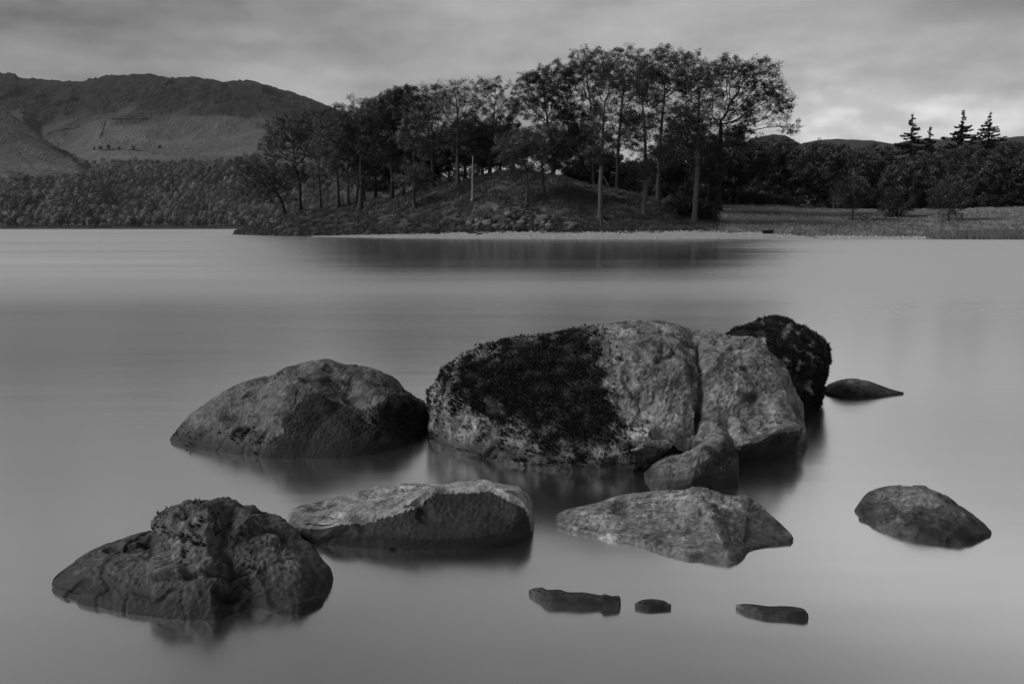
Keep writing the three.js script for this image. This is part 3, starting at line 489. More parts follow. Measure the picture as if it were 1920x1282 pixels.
// bushes under the oaks
for (const [x, y, D, c, label] of [
  [1318, 412, 0, [[1320, 398, 34, 12]], 'low dark bush at the foot of the palest trunk'],
  [1272, 402, 0, [[1274, 388, 30, 16]], 'dark evergreen bush between the two pale trunks'],
  [1290, 392, 124, [[1292, 364, 30, 22]], 'taller dark evergreen bush behind the palest trunk'],
  [1232, 384, 122, [[1222, 362, 28, 16]], 'dark bush behind the pale trunk left of the evergreen'],
  [1090, 352, 126, [[1090, 332, 30, 18]], 'scrubby bush right of the crest under the tall oaks'],
  [1160, 362, 126, [[1166, 350, 34, 12]], 'low scrubby bush under the bright sky gap'],
  [1400, 392, 140, [[1400, 372, 38, 14]], 'low bush along the wood edge under the right end oak'],
  [1440, 390, 146, [[1448, 374, 34, 12]], 'low bush along the wood edge left of the open trunk'],
  [1880, 394, 148, [[1880, 376, 44, 16]], 'low dark scrub along the wood edge near the right end'],
  [1640, 396, 150, [[1635, 380, 40, 14]], 'low scrub along the wood edge between the young trees'],
  [1740, 396, 150, [[1738, 382, 36, 12]], 'low scrub along the wood edge behind the right guard'],
  [890, 338, 126, [[872, 330, 34, 10]], 'low scrub on the crest beside the white snag'],
]) tree({ base: [x, y], D, trunk: [[x, y - 4]], forkDown: 0.2, crowns: c, label, n: 200, width: 4, leaves: 9, leaf: 0.2, leafMat: LD, outer: 20, kind: 'bush', category: 'bush', kill: 0.6, seg: 0.35 });

// ------------------------------------------------------------------ boulders in the water
function resample(pts, n) { // points [px, py, f?] along a line -> n points, smooth, by length
  const v = pts.map(p => new THREE.Vector3(p[0], p[1], p[2] ?? NaN)); const L = [0];
  for (let i = 1; i < v.length; i++) L.push(L[i - 1] + Math.hypot(v[i].x - v[i - 1].x, 0.6 * (v[i].y - v[i - 1].y)));
  const out = [], tot = L[L.length - 1];
  for (let k = 0; k < n; k++) {
    const w = k / (n - 1) * tot; let i = 0; while (i < v.length - 2 && L[i + 1] < w) i++;
    const t = clamp((w - L[i]) / (L[i + 1] - L[i])), p0 = v[Math.max(0, i - 1)], p1 = v[i], p2 = v[i + 1], p3 = v[Math.min(v.length - 1, i + 2)];
    const cr = c => { const m1 = (p2[c] - p0[c]) * 0.42, m2 = (p3[c] - p1[c]) * 0.42, t2 = t * t, t3 = t2 * t; return (2 * t3 - 3 * t2 + 1) * p1[c] + (t3 - 2 * t2 + t) * m1 + (-2 * t3 + 3 * t2) * p2[c] + (t3 - t2) * m2; };
    out.push([cr('x'), cr('y'), lerp(p1.z, p2.z, t)]);
  }
  return out;
}
function rockSurface(o) { // o.front: waterline, o.crest: skyline, o.rows: lines between them, o.depth: thickness in metres
  const nu = o.nu ?? 220, nv = o.nv ?? 130, S = 120;
  const front = resample(o.front, S), crest = resample(o.crest, S);
  const thick = i => o.depth * Math.pow(Math.max(0.0004, 1 - Math.pow(2 * i / (S - 1) - 1, 2)), 0.5);
  const fd = front.map(p => -lakeAt(p[0], p[1]).z);
  const deep = (i, f, py) => { const r = ray(CX, py), Dw = r.y < -0.02 ? EYE / -r.y : 99; return Math.min(f * thick(i), 0.6 * Math.max(0, Dw - fd[i])); };   // stay above the water
  const rows = [];
  rows.push({ pts: front.map((p, i) => { const q = at(p[0], p[1], fd[i]); q.y -= 0.22; q.z += 0.05; return q; }) });
  rows.push({ pts: front.map((p, i) => at(p[0], p[1], fd[i])), sharp: false });
  const mids = o.rows ?? [{ s: 0.42, f: 0.14 }, { s: 0.8, f: 0.36 }];
  for (const m of mids) {
    const line = m.line ? resample(m.line, S) : null;
    rows.push({ sharp: m.sharp, pts: front.map((p, i) => { const q = line ? line[i] : [lerp(p[0], crest[i][0], m.s), lerp(p[1], crest[i][1], m.s)]; const f = line && !Number.isNaN(line[i][2]) ? line[i][2] : m.f; return at(q[0], q[1], fd[i] + deep(i, f, q[1])); }) });
  }
  const cf = o.crestF ?? 0.6; const cr = crest.map((p, i) => at(p[0], p[1], fd[i] + deep(i, cf, p[1])));
  rows.push({ pts: cr });
  rows.push({ pts: cr.map((q, i) => new THREE.Vector3(q.x, q.y > 0 ? q.y * 0.72 : q.y - 0.02, q.z - (0.88 - cf) * thick(i))) });
  rows.push({ pts: cr.map((q, i) => new THREE.Vector3(q.x, -0.05, q.z - (1.02 - cf) * thick(i))) });
  rows.push({ pts: cr.map((q, i) => new THREE.Vector3(q.x, -0.35, q.z - (1.05 - cf) * thick(i))) });
  const crestRow = rows.length - 4, R = rows.length;
  const pt = (r, u) => { const x = u * (S - 1), i = Math.min(S - 2, Math.floor(x)); return rows[r].pts[i].clone().lerp(rows[r].pts[i + 1], x - i); };
  // distribute samples: most of them on the visible side
  const vmap = j => { const t = j / (nv - 1), a = 0.84; return t < a ? t / a * crestRow : crestRow + (t - a) / (1 - a) * (R - 1 - crestRow); };
  const V = [];
  for (let j = 0; j < nv; j++) for (let i = 0; i < nu; i++) {
    const u = i / (nu - 1), v = vmap(j), r = Math.min(R - 2, Math.floor(v)), t = v - r;
    const p1 = pt(r, u), p2 = pt(r + 1, u), m1 = rows[r].sharp || r === 0 ? p2.clone().sub(p1) : p2.clone().sub(pt(r - 1, u)).multiplyScalar(0.45), m2 = rows[r + 1].sharp || r + 2 >= R ? p2.clone().sub(p1) : pt(r + 2, u).sub(p1).multiplyScalar(0.45);
    const t2 = t * t, t3 = t2 * t, tip = 0.06 * (1 - smooth(0, 0.035, Math.min(u, 1 - u))); p1.y -= tip; p2.y -= tip; V.push(p1.multiplyScalar(2 * t3 - 3 * t2 + 1).addScaledVector(m1, t3 - 2 * t2 + t).addScaledVector(p2, -2 * t3 + 3 * t2).addScaledVector(m2, t3 - t2));
  }
  let crestJ = 0; while (vmap(crestJ) < crestRow) crestJ++; return { V, nu, nv, crestJ, frontPart: j => vmap(j) <= crestRow + 0.4 };
}
const worleySeed = (i, j, k) => { let h = (i * 374761393 + j * 668265263 + k * 2147483647) | 0; h = Math.imul(h ^ (h >>> 13), 1274126177); return ((h ^ (h >>> 16)) >>> 0) / 4294967296; };
function chips(x, y, z) { // planes of different tilt meeting in edges, as on broken stone
  const xi = Math.floor(x), yi = Math.floor(y), zi = Math.floor(z); let best = 1e9, best2 = 1e9;
  for (let a = -1; a <= 1; a++) for (let b = -1; b <= 1; b++) for (let c = -1; c <= 1; c++) {
    const i = xi + a, j = yi + b, k = zi + c, px = i + worleySeed(i, j, k), py = j + worleySeed(i + 91, j, k), pz = k + worleySeed(i, j + 57, k), dx = x - px, dy = y - py, dz = z - pz;
    const d = 0.6 * (dx * dx + dy * dy + dz * dz) + 1.7 * (dx * (worleySeed(i, j, k + 33) - 0.5) + dy * (worleySeed(i + 7, j + 3, k) - 0.5) + dz * (worleySeed(i + 5, j, k + 9) - 0.5)); if (d < best) { best2 = best; best = d; } else if (d < best2) best2 = d;
  }
  return best;
}
let CHIP_MEAN = 0; { const r = rng(2); for (let i = 0; i < 4000; i++) CHIP_MEAN += chips(r() * 40, r() * 40, r() * 40) / 4000; }
const MOSS_TUFT = (() => { const r = rng(5), pos = []; for (let i = 0; i < 7; i++) { const a = r() * 6.283, l = 0.35 + r() * 0.5, w = 0.14 + 0.1 * r(), h = 0.45 + r() * 0.7; const c = Math.cos(a), s = Math.sin(a); pos.push(-s * w, 0, c * w, s * w, 0, -c * w, c * l, h, s * l); } const g = new THREE.BufferGeometry(); g.setAttribute('position', new THREE.Float32BufferAttribute(pos, 3)); g.computeVertexNormals(); return g; })();
const MOSS_SOFT = [[0, 0], [1, 0.2], [-1, -0.2], [0.2, 1], [-0.2, -1]];
function rock(o) {
  const { V, nu, nv, crestJ, frontPart } = rockSurface(o), sd = o.seed ?? 1;
  const c0 = new THREE.Vector3(); V.forEach(v => c0.add(v)); c0.divideScalar(V.length); c0.y = 0;
  const t = thing(o.name ?? 'boulder', o.label, 'rock', c0, o.group);
  const idx = []; for (let j = 0; j < nv - 1; j++) for (let i = 0; i < nu - 1; i++) { const a = j * nu + i, b = a + 1, c = a + nu, d = c + 1; idx.push(a, b, d, a, d, c); }
  const g = new THREE.BufferGeometry(), pos = new Float32Array(V.length * 3), uv = new Float32Array(V.length * 2), col = new Float32Array(V.length * 3);
  V.forEach((v, k) => { pos[3 * k] = v.x - c0.x; pos[3 * k + 1] = v.y; pos[3 * k + 2] = v.z - c0.z; });
  g.setAttribute('position', new THREE.BufferAttribute(pos, 3)); g.setIndex(idx); g.computeVertexNormals();
  const N = g.attributes.normal.array, am = o.amp ?? 1, sc = o.scale ?? 1, px = V.map(project);
  const place = [];
  for (let j = 0; j < nv; j++) for (let i = 0; i < nu; i++) {
    const k = j * nu + i, v = V[k], base = lerp(0.3, 1, smooth(0, 0.13, v.y)), low = clamp(V[crestJ * nu + i].y / 0.10, 0.12, 1), edge = smooth(0, 0.05, i / (nu - 1)) * smooth(0, 0.05, 1 - i / (nu - 1)), [x, y] = px[k], vis = frontPart(j);
    const X = v.x * sc + sd * 3.7, Y = v.y * sc, Z = v.z * sc;
    const big = fbm(X * 2.2, Y * 2.2, Z * 2.2, 3), chip = CHIP_MEAN - chips(X * 3.2, Y * 3.2, Z * 3.2), chip2 = CHIP_MEAN - chips(X * 8.5, Y * 8.5, Z * 8.5), fine = fbm(X * 17, Y * 17, Z * 17, 4), grit = noise(X * 70, Y * 70, Z * 70);
    let d = am * base * edge * low * (0.028 * big + 0.046 * (o.chip ?? 1) * chip + 0.016 * (o.chip ?? 1) * chip2 + 0.006 * (o.chip ?? 1) * (CHIP_MEAN - chips(X * 21, Y * 21, Z * 21)) + 0.011 * (o.rough ?? 1) * fine) + base * low * (0.0045 * (o.rough ?? 1)) * grit;
    const pit = smooth(0.30, 0.55, noise(X * 9 + 5, Y * 9, Z * 9)); d -= low * 0.014 * (o.pits ?? 1) * pit * edge; const crack = 0.35 * smooth(0.05, 0.0, Math.abs(fbm(X * 3.1 + 9, Y * 3.1, Z * 3.1, 3))) * smooth(-0.1, 0.25, noise(X * 1.7, Y * 1.7, Z * 1.7 + 4)); d -= low * am * 0.016 * (o.cracks ?? 1) * crack;
    if (vis) for (const f of o.features ?? []) { const q = lineDist(f.line, x, y) + 9 * noise(x * 0.03, y * 0.03, f.h * 99 + 3) * (f.wobble ?? 1), w = Math.max(0, 1 - q / f.w); d += base * Math.min(1, low * 1.4) * f.h * (f.soft ? w * w * (3 - 2 * w) : w); }
    // colour of the stone: mottled with lichen, darker where it is wet, with light and shade painted in
    const m = fbm(X * 5, Y * 5, Z * 5 + 3, 4), l = fbm(X * 16, Y * 16, Z * 16 + 8, 3);
    let k0 = (o.tone ?? 0.11) * Math.max(0.3, 1 + 0.7 * m + 0.6 * l); k0 *= (1 - 0.55 * pit * (o.pits ?? 1)) * (1 - 0.5 * crack * (o.cracks ?? 1)) * (1 + 0.45 * fine); k0 *= Math.max(0.2, 1 + (o.speck ?? 0.7) * (1.0 * noise(X * 46, Y * 46, Z * 46) + 0.9 * noise(X * 88 + 5, Y * 88, Z * 88))); { const w1 = fbm(X * 8 + 20, Y * 8, Z * 8, 4), w2 = fbm(X * 11 + 40, Y * 11, Z * 11, 3), st = Math.abs(fbm(X * 4.5 + Y * 2, Y * 7 - X * 3, Z * 5 + 60, 4)); k0 *= 1 + (o.lichen ?? 0.55) * smooth(0.14, 0.22, w1); k0 *= 1 - 0.5 * smooth(0.17, 0.25, w2); k0 *= 1 - 0.55 * smooth(0.022, 0.008, st); }
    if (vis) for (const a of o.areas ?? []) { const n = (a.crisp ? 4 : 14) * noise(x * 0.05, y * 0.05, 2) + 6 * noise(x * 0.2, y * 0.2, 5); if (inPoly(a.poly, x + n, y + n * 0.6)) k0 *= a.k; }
    const h = v.y + d * 0.5; k0 *= lerp(o.wet ?? 0.22, 1, smooth(0.025, 0.11 + 0.08 * m, h));
    let mossy = 0;
    if (vis || o.mossAll) for (const a of o.moss ?? []) { const n = (a.ragged ?? 34) * (fbm(x * 0.03, y * 0.03, 2, 3) * 1.6); let hit = 0; for (const [ox, oy] of MOSS_SOFT) if (inPoly(a.poly, x + n + ox * (a.ragged ?? 22) * 1.5, y + n * 0.8 + oy * (a.ragged ?? 22) * 1.5)) hit += 0.2; if (hit) mossy = Math.max(mossy, Math.pow(hit, 1.6) * a.density * (a.patchy ? smooth(-0.1, 0.25, fbm(x * 0.045, y * 0.045, 7, 3) + a.patchy) : 1)); }
    if (mossy > 0.1) k0 = lerp(k0, 0.006, Math.min(0.97, mossy * 1.1));
    col[3 * k] = col[3 * k + 1] = col[3 * k + 2] = clamp(k0, 0.006, 0.5);
    pos[3 * k] += N[3 * k] * d; pos[3 * k + 1] += N[3 * k + 1] * d; pos[3 * k + 2] += N[3 * k + 2] * d;
    const lu = i ? uv[2 * (k - 1)] + v.distanceTo(V[k - 1]) : 0, lv = j ? uv[2 * (k - nu) + 1] + v.distanceTo(V[k - nu]) : 0; uv[2 * k] = i ? lu : sd * 0.37; uv[2 * k + 1] = lv;
    if (mossy > 0 && v.y > 0.0 && low > 0.3) place.push([k, mossy]);
  }
  g.setAttribute('uv', new THREE.BufferAttribute(uv, 2)); g.setAttribute('color', new THREE.BufferAttribute(col, 3)); g.computeVertexNormals();
  mesh('stone', g, M.rock, t);
  if (place.length) {
    const r = rng(sd * 17), n = g.attributes.normal, ms = [], tones = [], q = new THREE.Quaternion(), nn = new THREE.Vector3(), p = new THREE.Vector3(), up = new THREE.Vector3(0, 1, 0), spin = new THREE.Quaternion();
    const want = o.tufts ?? 9000, perV = want / place.length;
    for (const [k, m] of place) { let c = perV * m; while (c > 0) { if (c < 1 && r() > c) break; c--; 
      nn.set(n.getX(k), n.getY(k), n.getZ(k)); const b = k + 1 < V.length ? k + 1 : k; const tt = r() - 0.5; p.set(pos[3 * k] + (pos[3 * b] - pos[3 * k]) * tt, pos[3 * k + 1] + (pos[3 * b + 1] - pos[3 * k + 1]) * tt, pos[3 * k + 2] + (pos[3 * b + 2] - pos[3 * k + 2]) * tt);
      p.x += (r() - 0.5) * 0.008; p.y += (r() - 0.5) * 0.008; nn.x += (r() - 0.5) * 0.7; nn.y += (r() - 0.5) * 0.7 - 0.1; nn.z += (r() - 0.5) * 0.7; nn.normalize(); q.setFromUnitVectors(up, nn); spin.setFromAxisAngle(up, r() * 6.283); q.multiply(spin);
      const clump = 0.7 + 0.9 * Math.max(-0.3, noise(p.x * 14, p.y * 14, p.z * 14)), s = (o.tuft ?? 0.017) * clump * (0.6 + 0.8 * r()); ms.push(new THREE.Matrix4().compose(p, q, new THREE.Vector3(s, s * 1.15, s))); tones.push(0.4 + 1.3 * r() + (r() < 0.04 ? 2.5 : 0)); } }
    const im = new THREE.InstancedMesh(MOSS_TUFT, M.moss, ms.length); im.name = 'moss'; im.userData.kind = 'stuff'; im.castShadow = im.receiveShadow = true; ms.forEach((m, i) => { im.setMatrixAt(i, m); im.setColorAt(i, grey(tones[i])); }); t.add(im);
  }
  return t;
}
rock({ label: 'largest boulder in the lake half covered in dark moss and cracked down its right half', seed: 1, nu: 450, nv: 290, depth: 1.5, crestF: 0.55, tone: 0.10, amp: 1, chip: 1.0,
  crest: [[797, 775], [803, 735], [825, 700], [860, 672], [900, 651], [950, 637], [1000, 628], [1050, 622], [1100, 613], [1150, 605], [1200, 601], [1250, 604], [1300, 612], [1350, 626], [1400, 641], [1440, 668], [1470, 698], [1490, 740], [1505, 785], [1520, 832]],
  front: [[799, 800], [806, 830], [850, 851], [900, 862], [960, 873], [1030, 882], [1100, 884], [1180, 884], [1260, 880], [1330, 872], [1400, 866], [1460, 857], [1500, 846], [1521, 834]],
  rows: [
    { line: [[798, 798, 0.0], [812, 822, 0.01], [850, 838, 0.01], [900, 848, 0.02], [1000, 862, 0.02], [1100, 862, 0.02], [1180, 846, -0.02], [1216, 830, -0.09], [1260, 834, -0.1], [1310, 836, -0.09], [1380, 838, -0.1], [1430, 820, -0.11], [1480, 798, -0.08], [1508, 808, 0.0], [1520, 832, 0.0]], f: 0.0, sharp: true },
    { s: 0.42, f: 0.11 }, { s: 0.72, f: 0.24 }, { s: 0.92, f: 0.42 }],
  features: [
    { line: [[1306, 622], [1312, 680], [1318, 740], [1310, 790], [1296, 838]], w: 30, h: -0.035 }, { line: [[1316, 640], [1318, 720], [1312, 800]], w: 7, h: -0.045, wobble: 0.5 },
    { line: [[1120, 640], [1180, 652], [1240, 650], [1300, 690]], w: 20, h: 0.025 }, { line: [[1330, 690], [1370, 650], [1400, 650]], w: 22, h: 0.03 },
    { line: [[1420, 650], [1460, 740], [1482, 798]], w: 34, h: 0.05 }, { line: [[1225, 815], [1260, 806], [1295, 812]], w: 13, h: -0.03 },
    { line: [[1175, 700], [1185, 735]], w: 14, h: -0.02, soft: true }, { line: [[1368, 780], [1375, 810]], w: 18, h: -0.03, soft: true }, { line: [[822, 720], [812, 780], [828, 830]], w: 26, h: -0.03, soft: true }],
  areas: [{ poly: [[1130, 780], [1300, 740], [1310, 800], [1200, 830]], k: 1.35 }, { poly: [[1330, 720], [1440, 720], [1470, 800], [1340, 830]], k: 1.25 }, { poly: [[1150, 640], [1250, 640], [1290, 700], [1180, 720]], k: 0.8 }, { poly: [[860, 800], [1000, 800], [1080, 870], [880, 850]], k: 0.8 }, { poly: [[795, 760], [840, 760], [880, 870], [795, 850]], k: 0.7 }, { poly: [[1190, 850], [1215, 834], [1300, 842], [1385, 844], [1430, 826], [1484, 803], [1496, 820], [1486, 866], [1190, 890]], k: 0.16, crisp: true }],  // last area darkens the undercut face, painted shade below the ledge
  moss: [{ poly: [[845, 690], [880, 660], [950, 630], [1110, 612], [1130, 640], [1128, 700], [1135, 760], [1180, 790], [1175, 830], [1080, 850], [990, 830], [940, 780], [880, 770], [835, 790], [835, 730]], density: 1 }, { poly: [[800, 760], [830, 700], [870, 665], [880, 690], [840, 740], [820, 800], [850, 840], [806, 826]], density: 0.7, patchy: 0.15 }, { poly: [[880, 770], [1180, 770], [1220, 870], [900, 860]], density: 0.55, patchy: 0.02 }], tufts: 26000 });
rock({ label: 'tall boulder wholly covered in moss close behind the right end of the largest boulder', seed: 2, nu: 200, nv: 150, depth: 0.9, tone: 0.12,
  crest: [[1318, 770], [1322, 690], [1335, 645], [1352, 631], [1380, 617], [1410, 606], [1440, 598], [1475, 600], [1500, 611], [1525, 630], [1545, 652], [1551, 675], [1549, 700], [1543, 735], [1540, 764]],
  front: [[1320, 775], [1350, 780], [1400, 784], [1440, 784], [1480, 780], [1515, 771], [1540, 765]],
  rows: [{ s: 0.4, f: 0.03 }, { s: 0.7, f: 0.12 }, { s: 0.9, f: 0.33 }],
  moss: [{ poly: [[1300, 560], [1600, 560], [1600, 790], [1300, 800]], density: 1, patchy: 0.22 }], areas: [{ poly: [[1395, 605], [1420, 598], [1430, 606], [1400, 612]], k: 2 }], tufts: 15000, mossAll: true });
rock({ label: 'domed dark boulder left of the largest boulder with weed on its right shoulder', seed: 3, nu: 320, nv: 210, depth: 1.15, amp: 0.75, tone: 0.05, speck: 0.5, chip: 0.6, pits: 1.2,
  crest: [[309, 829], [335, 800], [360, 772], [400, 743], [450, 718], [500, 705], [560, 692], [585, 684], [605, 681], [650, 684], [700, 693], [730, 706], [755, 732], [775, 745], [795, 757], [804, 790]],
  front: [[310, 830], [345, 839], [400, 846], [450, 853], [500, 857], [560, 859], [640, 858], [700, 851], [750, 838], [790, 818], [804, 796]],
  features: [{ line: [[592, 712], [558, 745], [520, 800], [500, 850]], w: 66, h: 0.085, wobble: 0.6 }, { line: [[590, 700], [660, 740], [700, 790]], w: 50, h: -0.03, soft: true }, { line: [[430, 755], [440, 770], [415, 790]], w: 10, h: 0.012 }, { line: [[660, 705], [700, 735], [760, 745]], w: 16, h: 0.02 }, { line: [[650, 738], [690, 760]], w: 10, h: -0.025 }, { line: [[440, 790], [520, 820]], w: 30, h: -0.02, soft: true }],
  areas: [{ poly: [[600, 690], [690, 700], [740, 745], [690, 765], [620, 740]], k: 1.35 }, { poly: [[400, 750], [560, 700], [600, 690], [500, 850], [400, 840]], k: 1.15 }, { poly: [[580, 750], [640, 750], [700, 790], [800, 800], [800, 870], [505, 870], [535, 810]], k: 0.16 }],  // left of the ridge painted lighter as lit, right of it painted in shade
  moss: [{ poly: [[690, 760], [740, 742], [800, 755], [806, 810], [740, 825], [700, 800]], density: 1, ragged: 14 }, { poly: [[455, 800], [488, 790], [482, 838], [452, 836]], density: 0.9, ragged: 12 }, { poly: [[412, 808], [440, 812], [456, 826], [430, 826]], density: 0.7, ragged: 8 }, { poly: [[344, 796], [356, 792], [356, 835], [344, 835]], density: 0.5, ragged: 8 }, { poly: [[556, 722], [582, 724], [584, 736], [560, 736]], density: 0.6, ragged: 6 }, { poly: [[520, 706], [534, 706], [530, 722], [518, 722]], density: 0.5, ragged: 6 }], tufts: 3600, tuft: 0.016 });
rock({ label: 'rugged knobbly boulder in the front left corner with a raised lump on top', seed: 4, nu: 340, nv: 220, depth: 0.75, tone: 0.042, rough: 1.5, chip: 0.8, pits: 1.3,
  crest: [[86, 1101], [100, 1084], [130, 1060], [170, 1040], [220, 1025], [270, 1011], [288, 1004], [293, 985], [310, 965], [345, 951], [385, 948], [410, 955], [425, 967], [447, 969], [470, 980], [510, 990], [535, 1010], [565, 1035], [590, 1068], [605, 1077], [615, 1100], [617, 1121]],
  front: [[86, 1103], [130, 1126], [180, 1139], [250, 1152], [330, 1161], [400, 1161], [440, 1152], [480, 1144], [530, 1151], [560, 1151], [590, 1138], [617, 1124]],
  rows: [{ s: 0.35, f: 0.1 }, { s: 0.7, f: 0.26 }, { s: 0.9, f: 0.42 }],
  features: [{ line: [[425, 968], [418, 1010], [440, 1060], [430, 1110], [440, 1155]], w: 34, h: -0.05 }, { line: [[430, 1115], [470, 1110], [475, 1150]], w: 36, h: -0.07, soft: true }, { line: [[300, 985], [350, 965], [410, 975]], w: 50, h: 0.03, soft: true }, { line: [[285, 1010], [320, 1050], [400, 1060]], w: 26, h: -0.03 }, { line: [[290, 1085], [350, 1060], [420, 1065]], w: 20, h: 0.03 }, { line: [[430, 1005], [460, 985], [480, 985]], w: 20, h: 0.03 }, { line: [[290, 1092], [380, 1078], [470, 1070]], w: 12, h: -0.03 }, { line: [[120, 1080], [200, 1060], [300, 1060]], w: 30, h: 0.015 }],
  moss: [{ poly: [[296, 985], [330, 958], [400, 955], [430, 975], [400, 1030], [320, 1040]], density: 0.75, patchy: 0.05 }, { poly: [[400, 1040], [450, 1030], [470, 1075], [420, 1070]], density: 0.6, ragged: 14 }], tufts: 2600, tuft: 0.011 });
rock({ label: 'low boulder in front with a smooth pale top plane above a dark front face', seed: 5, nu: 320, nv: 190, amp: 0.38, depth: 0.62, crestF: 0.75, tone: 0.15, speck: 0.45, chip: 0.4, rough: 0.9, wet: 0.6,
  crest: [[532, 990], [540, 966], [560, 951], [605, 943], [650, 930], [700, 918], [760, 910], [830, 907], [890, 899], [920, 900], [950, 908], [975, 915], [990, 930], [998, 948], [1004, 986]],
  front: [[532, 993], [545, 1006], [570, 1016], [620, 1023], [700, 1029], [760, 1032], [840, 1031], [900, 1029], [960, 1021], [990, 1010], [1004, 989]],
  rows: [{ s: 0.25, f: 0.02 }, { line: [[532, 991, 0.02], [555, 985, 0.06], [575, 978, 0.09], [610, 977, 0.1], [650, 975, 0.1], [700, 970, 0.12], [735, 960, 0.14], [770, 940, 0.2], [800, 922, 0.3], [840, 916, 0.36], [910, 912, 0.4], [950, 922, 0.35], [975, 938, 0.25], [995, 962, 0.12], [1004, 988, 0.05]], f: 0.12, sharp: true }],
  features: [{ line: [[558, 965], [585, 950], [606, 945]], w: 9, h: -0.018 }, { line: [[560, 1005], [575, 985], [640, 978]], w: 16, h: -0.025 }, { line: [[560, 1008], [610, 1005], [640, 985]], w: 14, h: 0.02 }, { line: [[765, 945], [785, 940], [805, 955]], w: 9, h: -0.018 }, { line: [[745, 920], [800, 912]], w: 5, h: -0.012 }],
  areas: [{ poly: [[540, 1040], [560, 992], [650, 984], [740, 968], [780, 948], [815, 926], [920, 922], [985, 955], [1010, 1040]], k: 0.08, crisp: true }, { poly: [[815, 920], [910, 902], [960, 920], [900, 914]], k: 1.4 }] });  // first area paints shade over the whole front face
rock({ name: 'stone', label: 'small pointed stone leaning against the front of the largest boulder', seed: 6, nu: 150, nv: 110, depth: 0.34, tone: 0.058, amp: 0.5, chip: 0.8,
  crest: [[1206, 893], [1230, 872], [1260, 857], [1290, 849], [1320, 839], [1340, 827], [1356, 822], [1370, 827], [1380, 841], [1384, 870], [1386, 900], [1387, 912]],
  front: [[1206, 895], [1225, 912], [1250, 920], [1300, 921], [1350, 918], [1387, 914]],
  rows: [{ s: 0.45, f: 0.08 }, { s: 0.8, f: 0.3 }],
  features: [{ line: [[1352, 826], [1310, 870], [1285, 920]], w: 26, h: 0.045, wobble: 0.6 }], areas: [{ poly: [[1200, 860], [1260, 870], [1290, 915], [1210, 920]], k: 1.25 }, { poly: [[1330, 850], [1390, 840], [1390, 920], [1290, 920]], k: 0.3 }, { poly: [[1290, 850], [1350, 822], [1350, 845], [1300, 865]], k: 1.5 }] });  // left side and crest painted as lit, right side painted as shaded
rock({ label: 'low wedge boulder sloping down to the left in front of the pointed stone', seed: 7, nu: 330, nv: 180, amp: 0.5, depth: 0.85, crestF: 0.75, tone: 0.12, chip: 0.5, rough: 1.2, wet: 0.75,
  crest: [[1032, 977], [1060, 962], [1100, 955], [1130, 948], [1160, 937], [1200, 930], [1260, 924], [1320, 924], [1380, 933], [1402, 938], [1430, 955], [1460, 980], [1480, 998], [1498, 1015]],
  front: [[1032, 980], [1060, 993], [1100, 1004], [1140, 1013], [1200, 1023], [1250, 1040], [1300, 1051], [1370, 1052], [1394, 1047], [1402, 1036], [1440, 1026], [1480, 1019], [1498, 1017]],
  rows: [{ s: 0.3, f: 0.15 }, { s: 0.65, f: 0.42 }, { s: 0.9, f: 0.62 }],
  features: [{ line: [[1310, 940], [1340, 990], [1370, 1045]], w: 40, h: 0.045 }, { line: [[1350, 1000], [1395, 1020], [1440, 1015]], w: 34, h: -0.03, soft: true }, { line: [[1400, 940], [1450, 985], [1490, 1010]], w: 22, h: 0.02 }, { line: [[1100, 990], [1180, 975], [1260, 1000]], w: 16, h: 0.012 }, { line: [[1265, 978], [1278, 977]], w: 7, h: -0.02 }, { line: [[1320, 965], [1400, 960]], w: 10, h: -0.02 }],
  areas: [{ poly: [[1330, 950], [1500, 960], [1500, 1050], [1370, 1060]], k: 0.42 }, { poly: [[1030, 950], [1110, 960], [1180, 1000], [1140, 1020], [1030, 990]], k: 1.35 }, { poly: [[1308, 938], [1330, 936], [1370, 950], [1330, 950]], k: 2.0 }] });  // shade painted into the right side, light into the left
rock({ label: 'small hump backed boulder standing alone at the far right', seed: 8, nu: 180, nv: 120, depth: 0.5, tone: 0.095, amp: 0.7, chip: 0.5, rough: 1.3,
  crest: [[1607, 969], [1630, 950], [1650, 930], [1680, 919], [1700, 918], [1725, 922], [1755, 930], [1790, 943], [1820, 960], [1845, 980], [1865, 1000]],
  front: [[1607, 970], [1640, 986], [1680, 1001], [1720, 1011], [1760, 1018], [1800, 1021], [1830, 1014], [1865, 1002]],
  rows: [{ s: 0.4, f: 0.14 }, { s: 0.78, f: 0.38 }],
  features: [{ line: [[1720, 930], [1765, 950], [1800, 990], [1830, 1012]], w: 30, h: 0.04 }, { line: [[1720, 965], [1780, 985]], w: 34, h: -0.025, soft: true }, { line: [[1780, 945], [1850, 1000]], w: 7, h: -0.012 }, { line: [[1795, 960], [1850, 1008]], w: 8, h: 0.012 }],
  areas: [{ poly: [[1715, 950], [1770, 955], [1830, 1015], [1720, 1015]], k: 0.5 }, { poly: [[1600, 950], [1700, 920], [1700, 1000], [1640, 1000]], k: 1.2 }] });  // painted shade on the right flank, painted light on the left
rock({ name: 'stone', label: 'flat stone barely above the water right of the moss covered boulder', seed: 9, nu: 130, nv: 80, depth: 0.42, tone: 0.085, amp: 0.45,
  crest: [[1544, 736], [1560, 722], [1580, 714], [1605, 712], [1630, 716], [1655, 724], [1680, 733], [1698, 737.3]],
  front: [[1544, 738], [1570, 745], [1600, 748], [1640, 746], [1670, 742], [1698, 738]] });
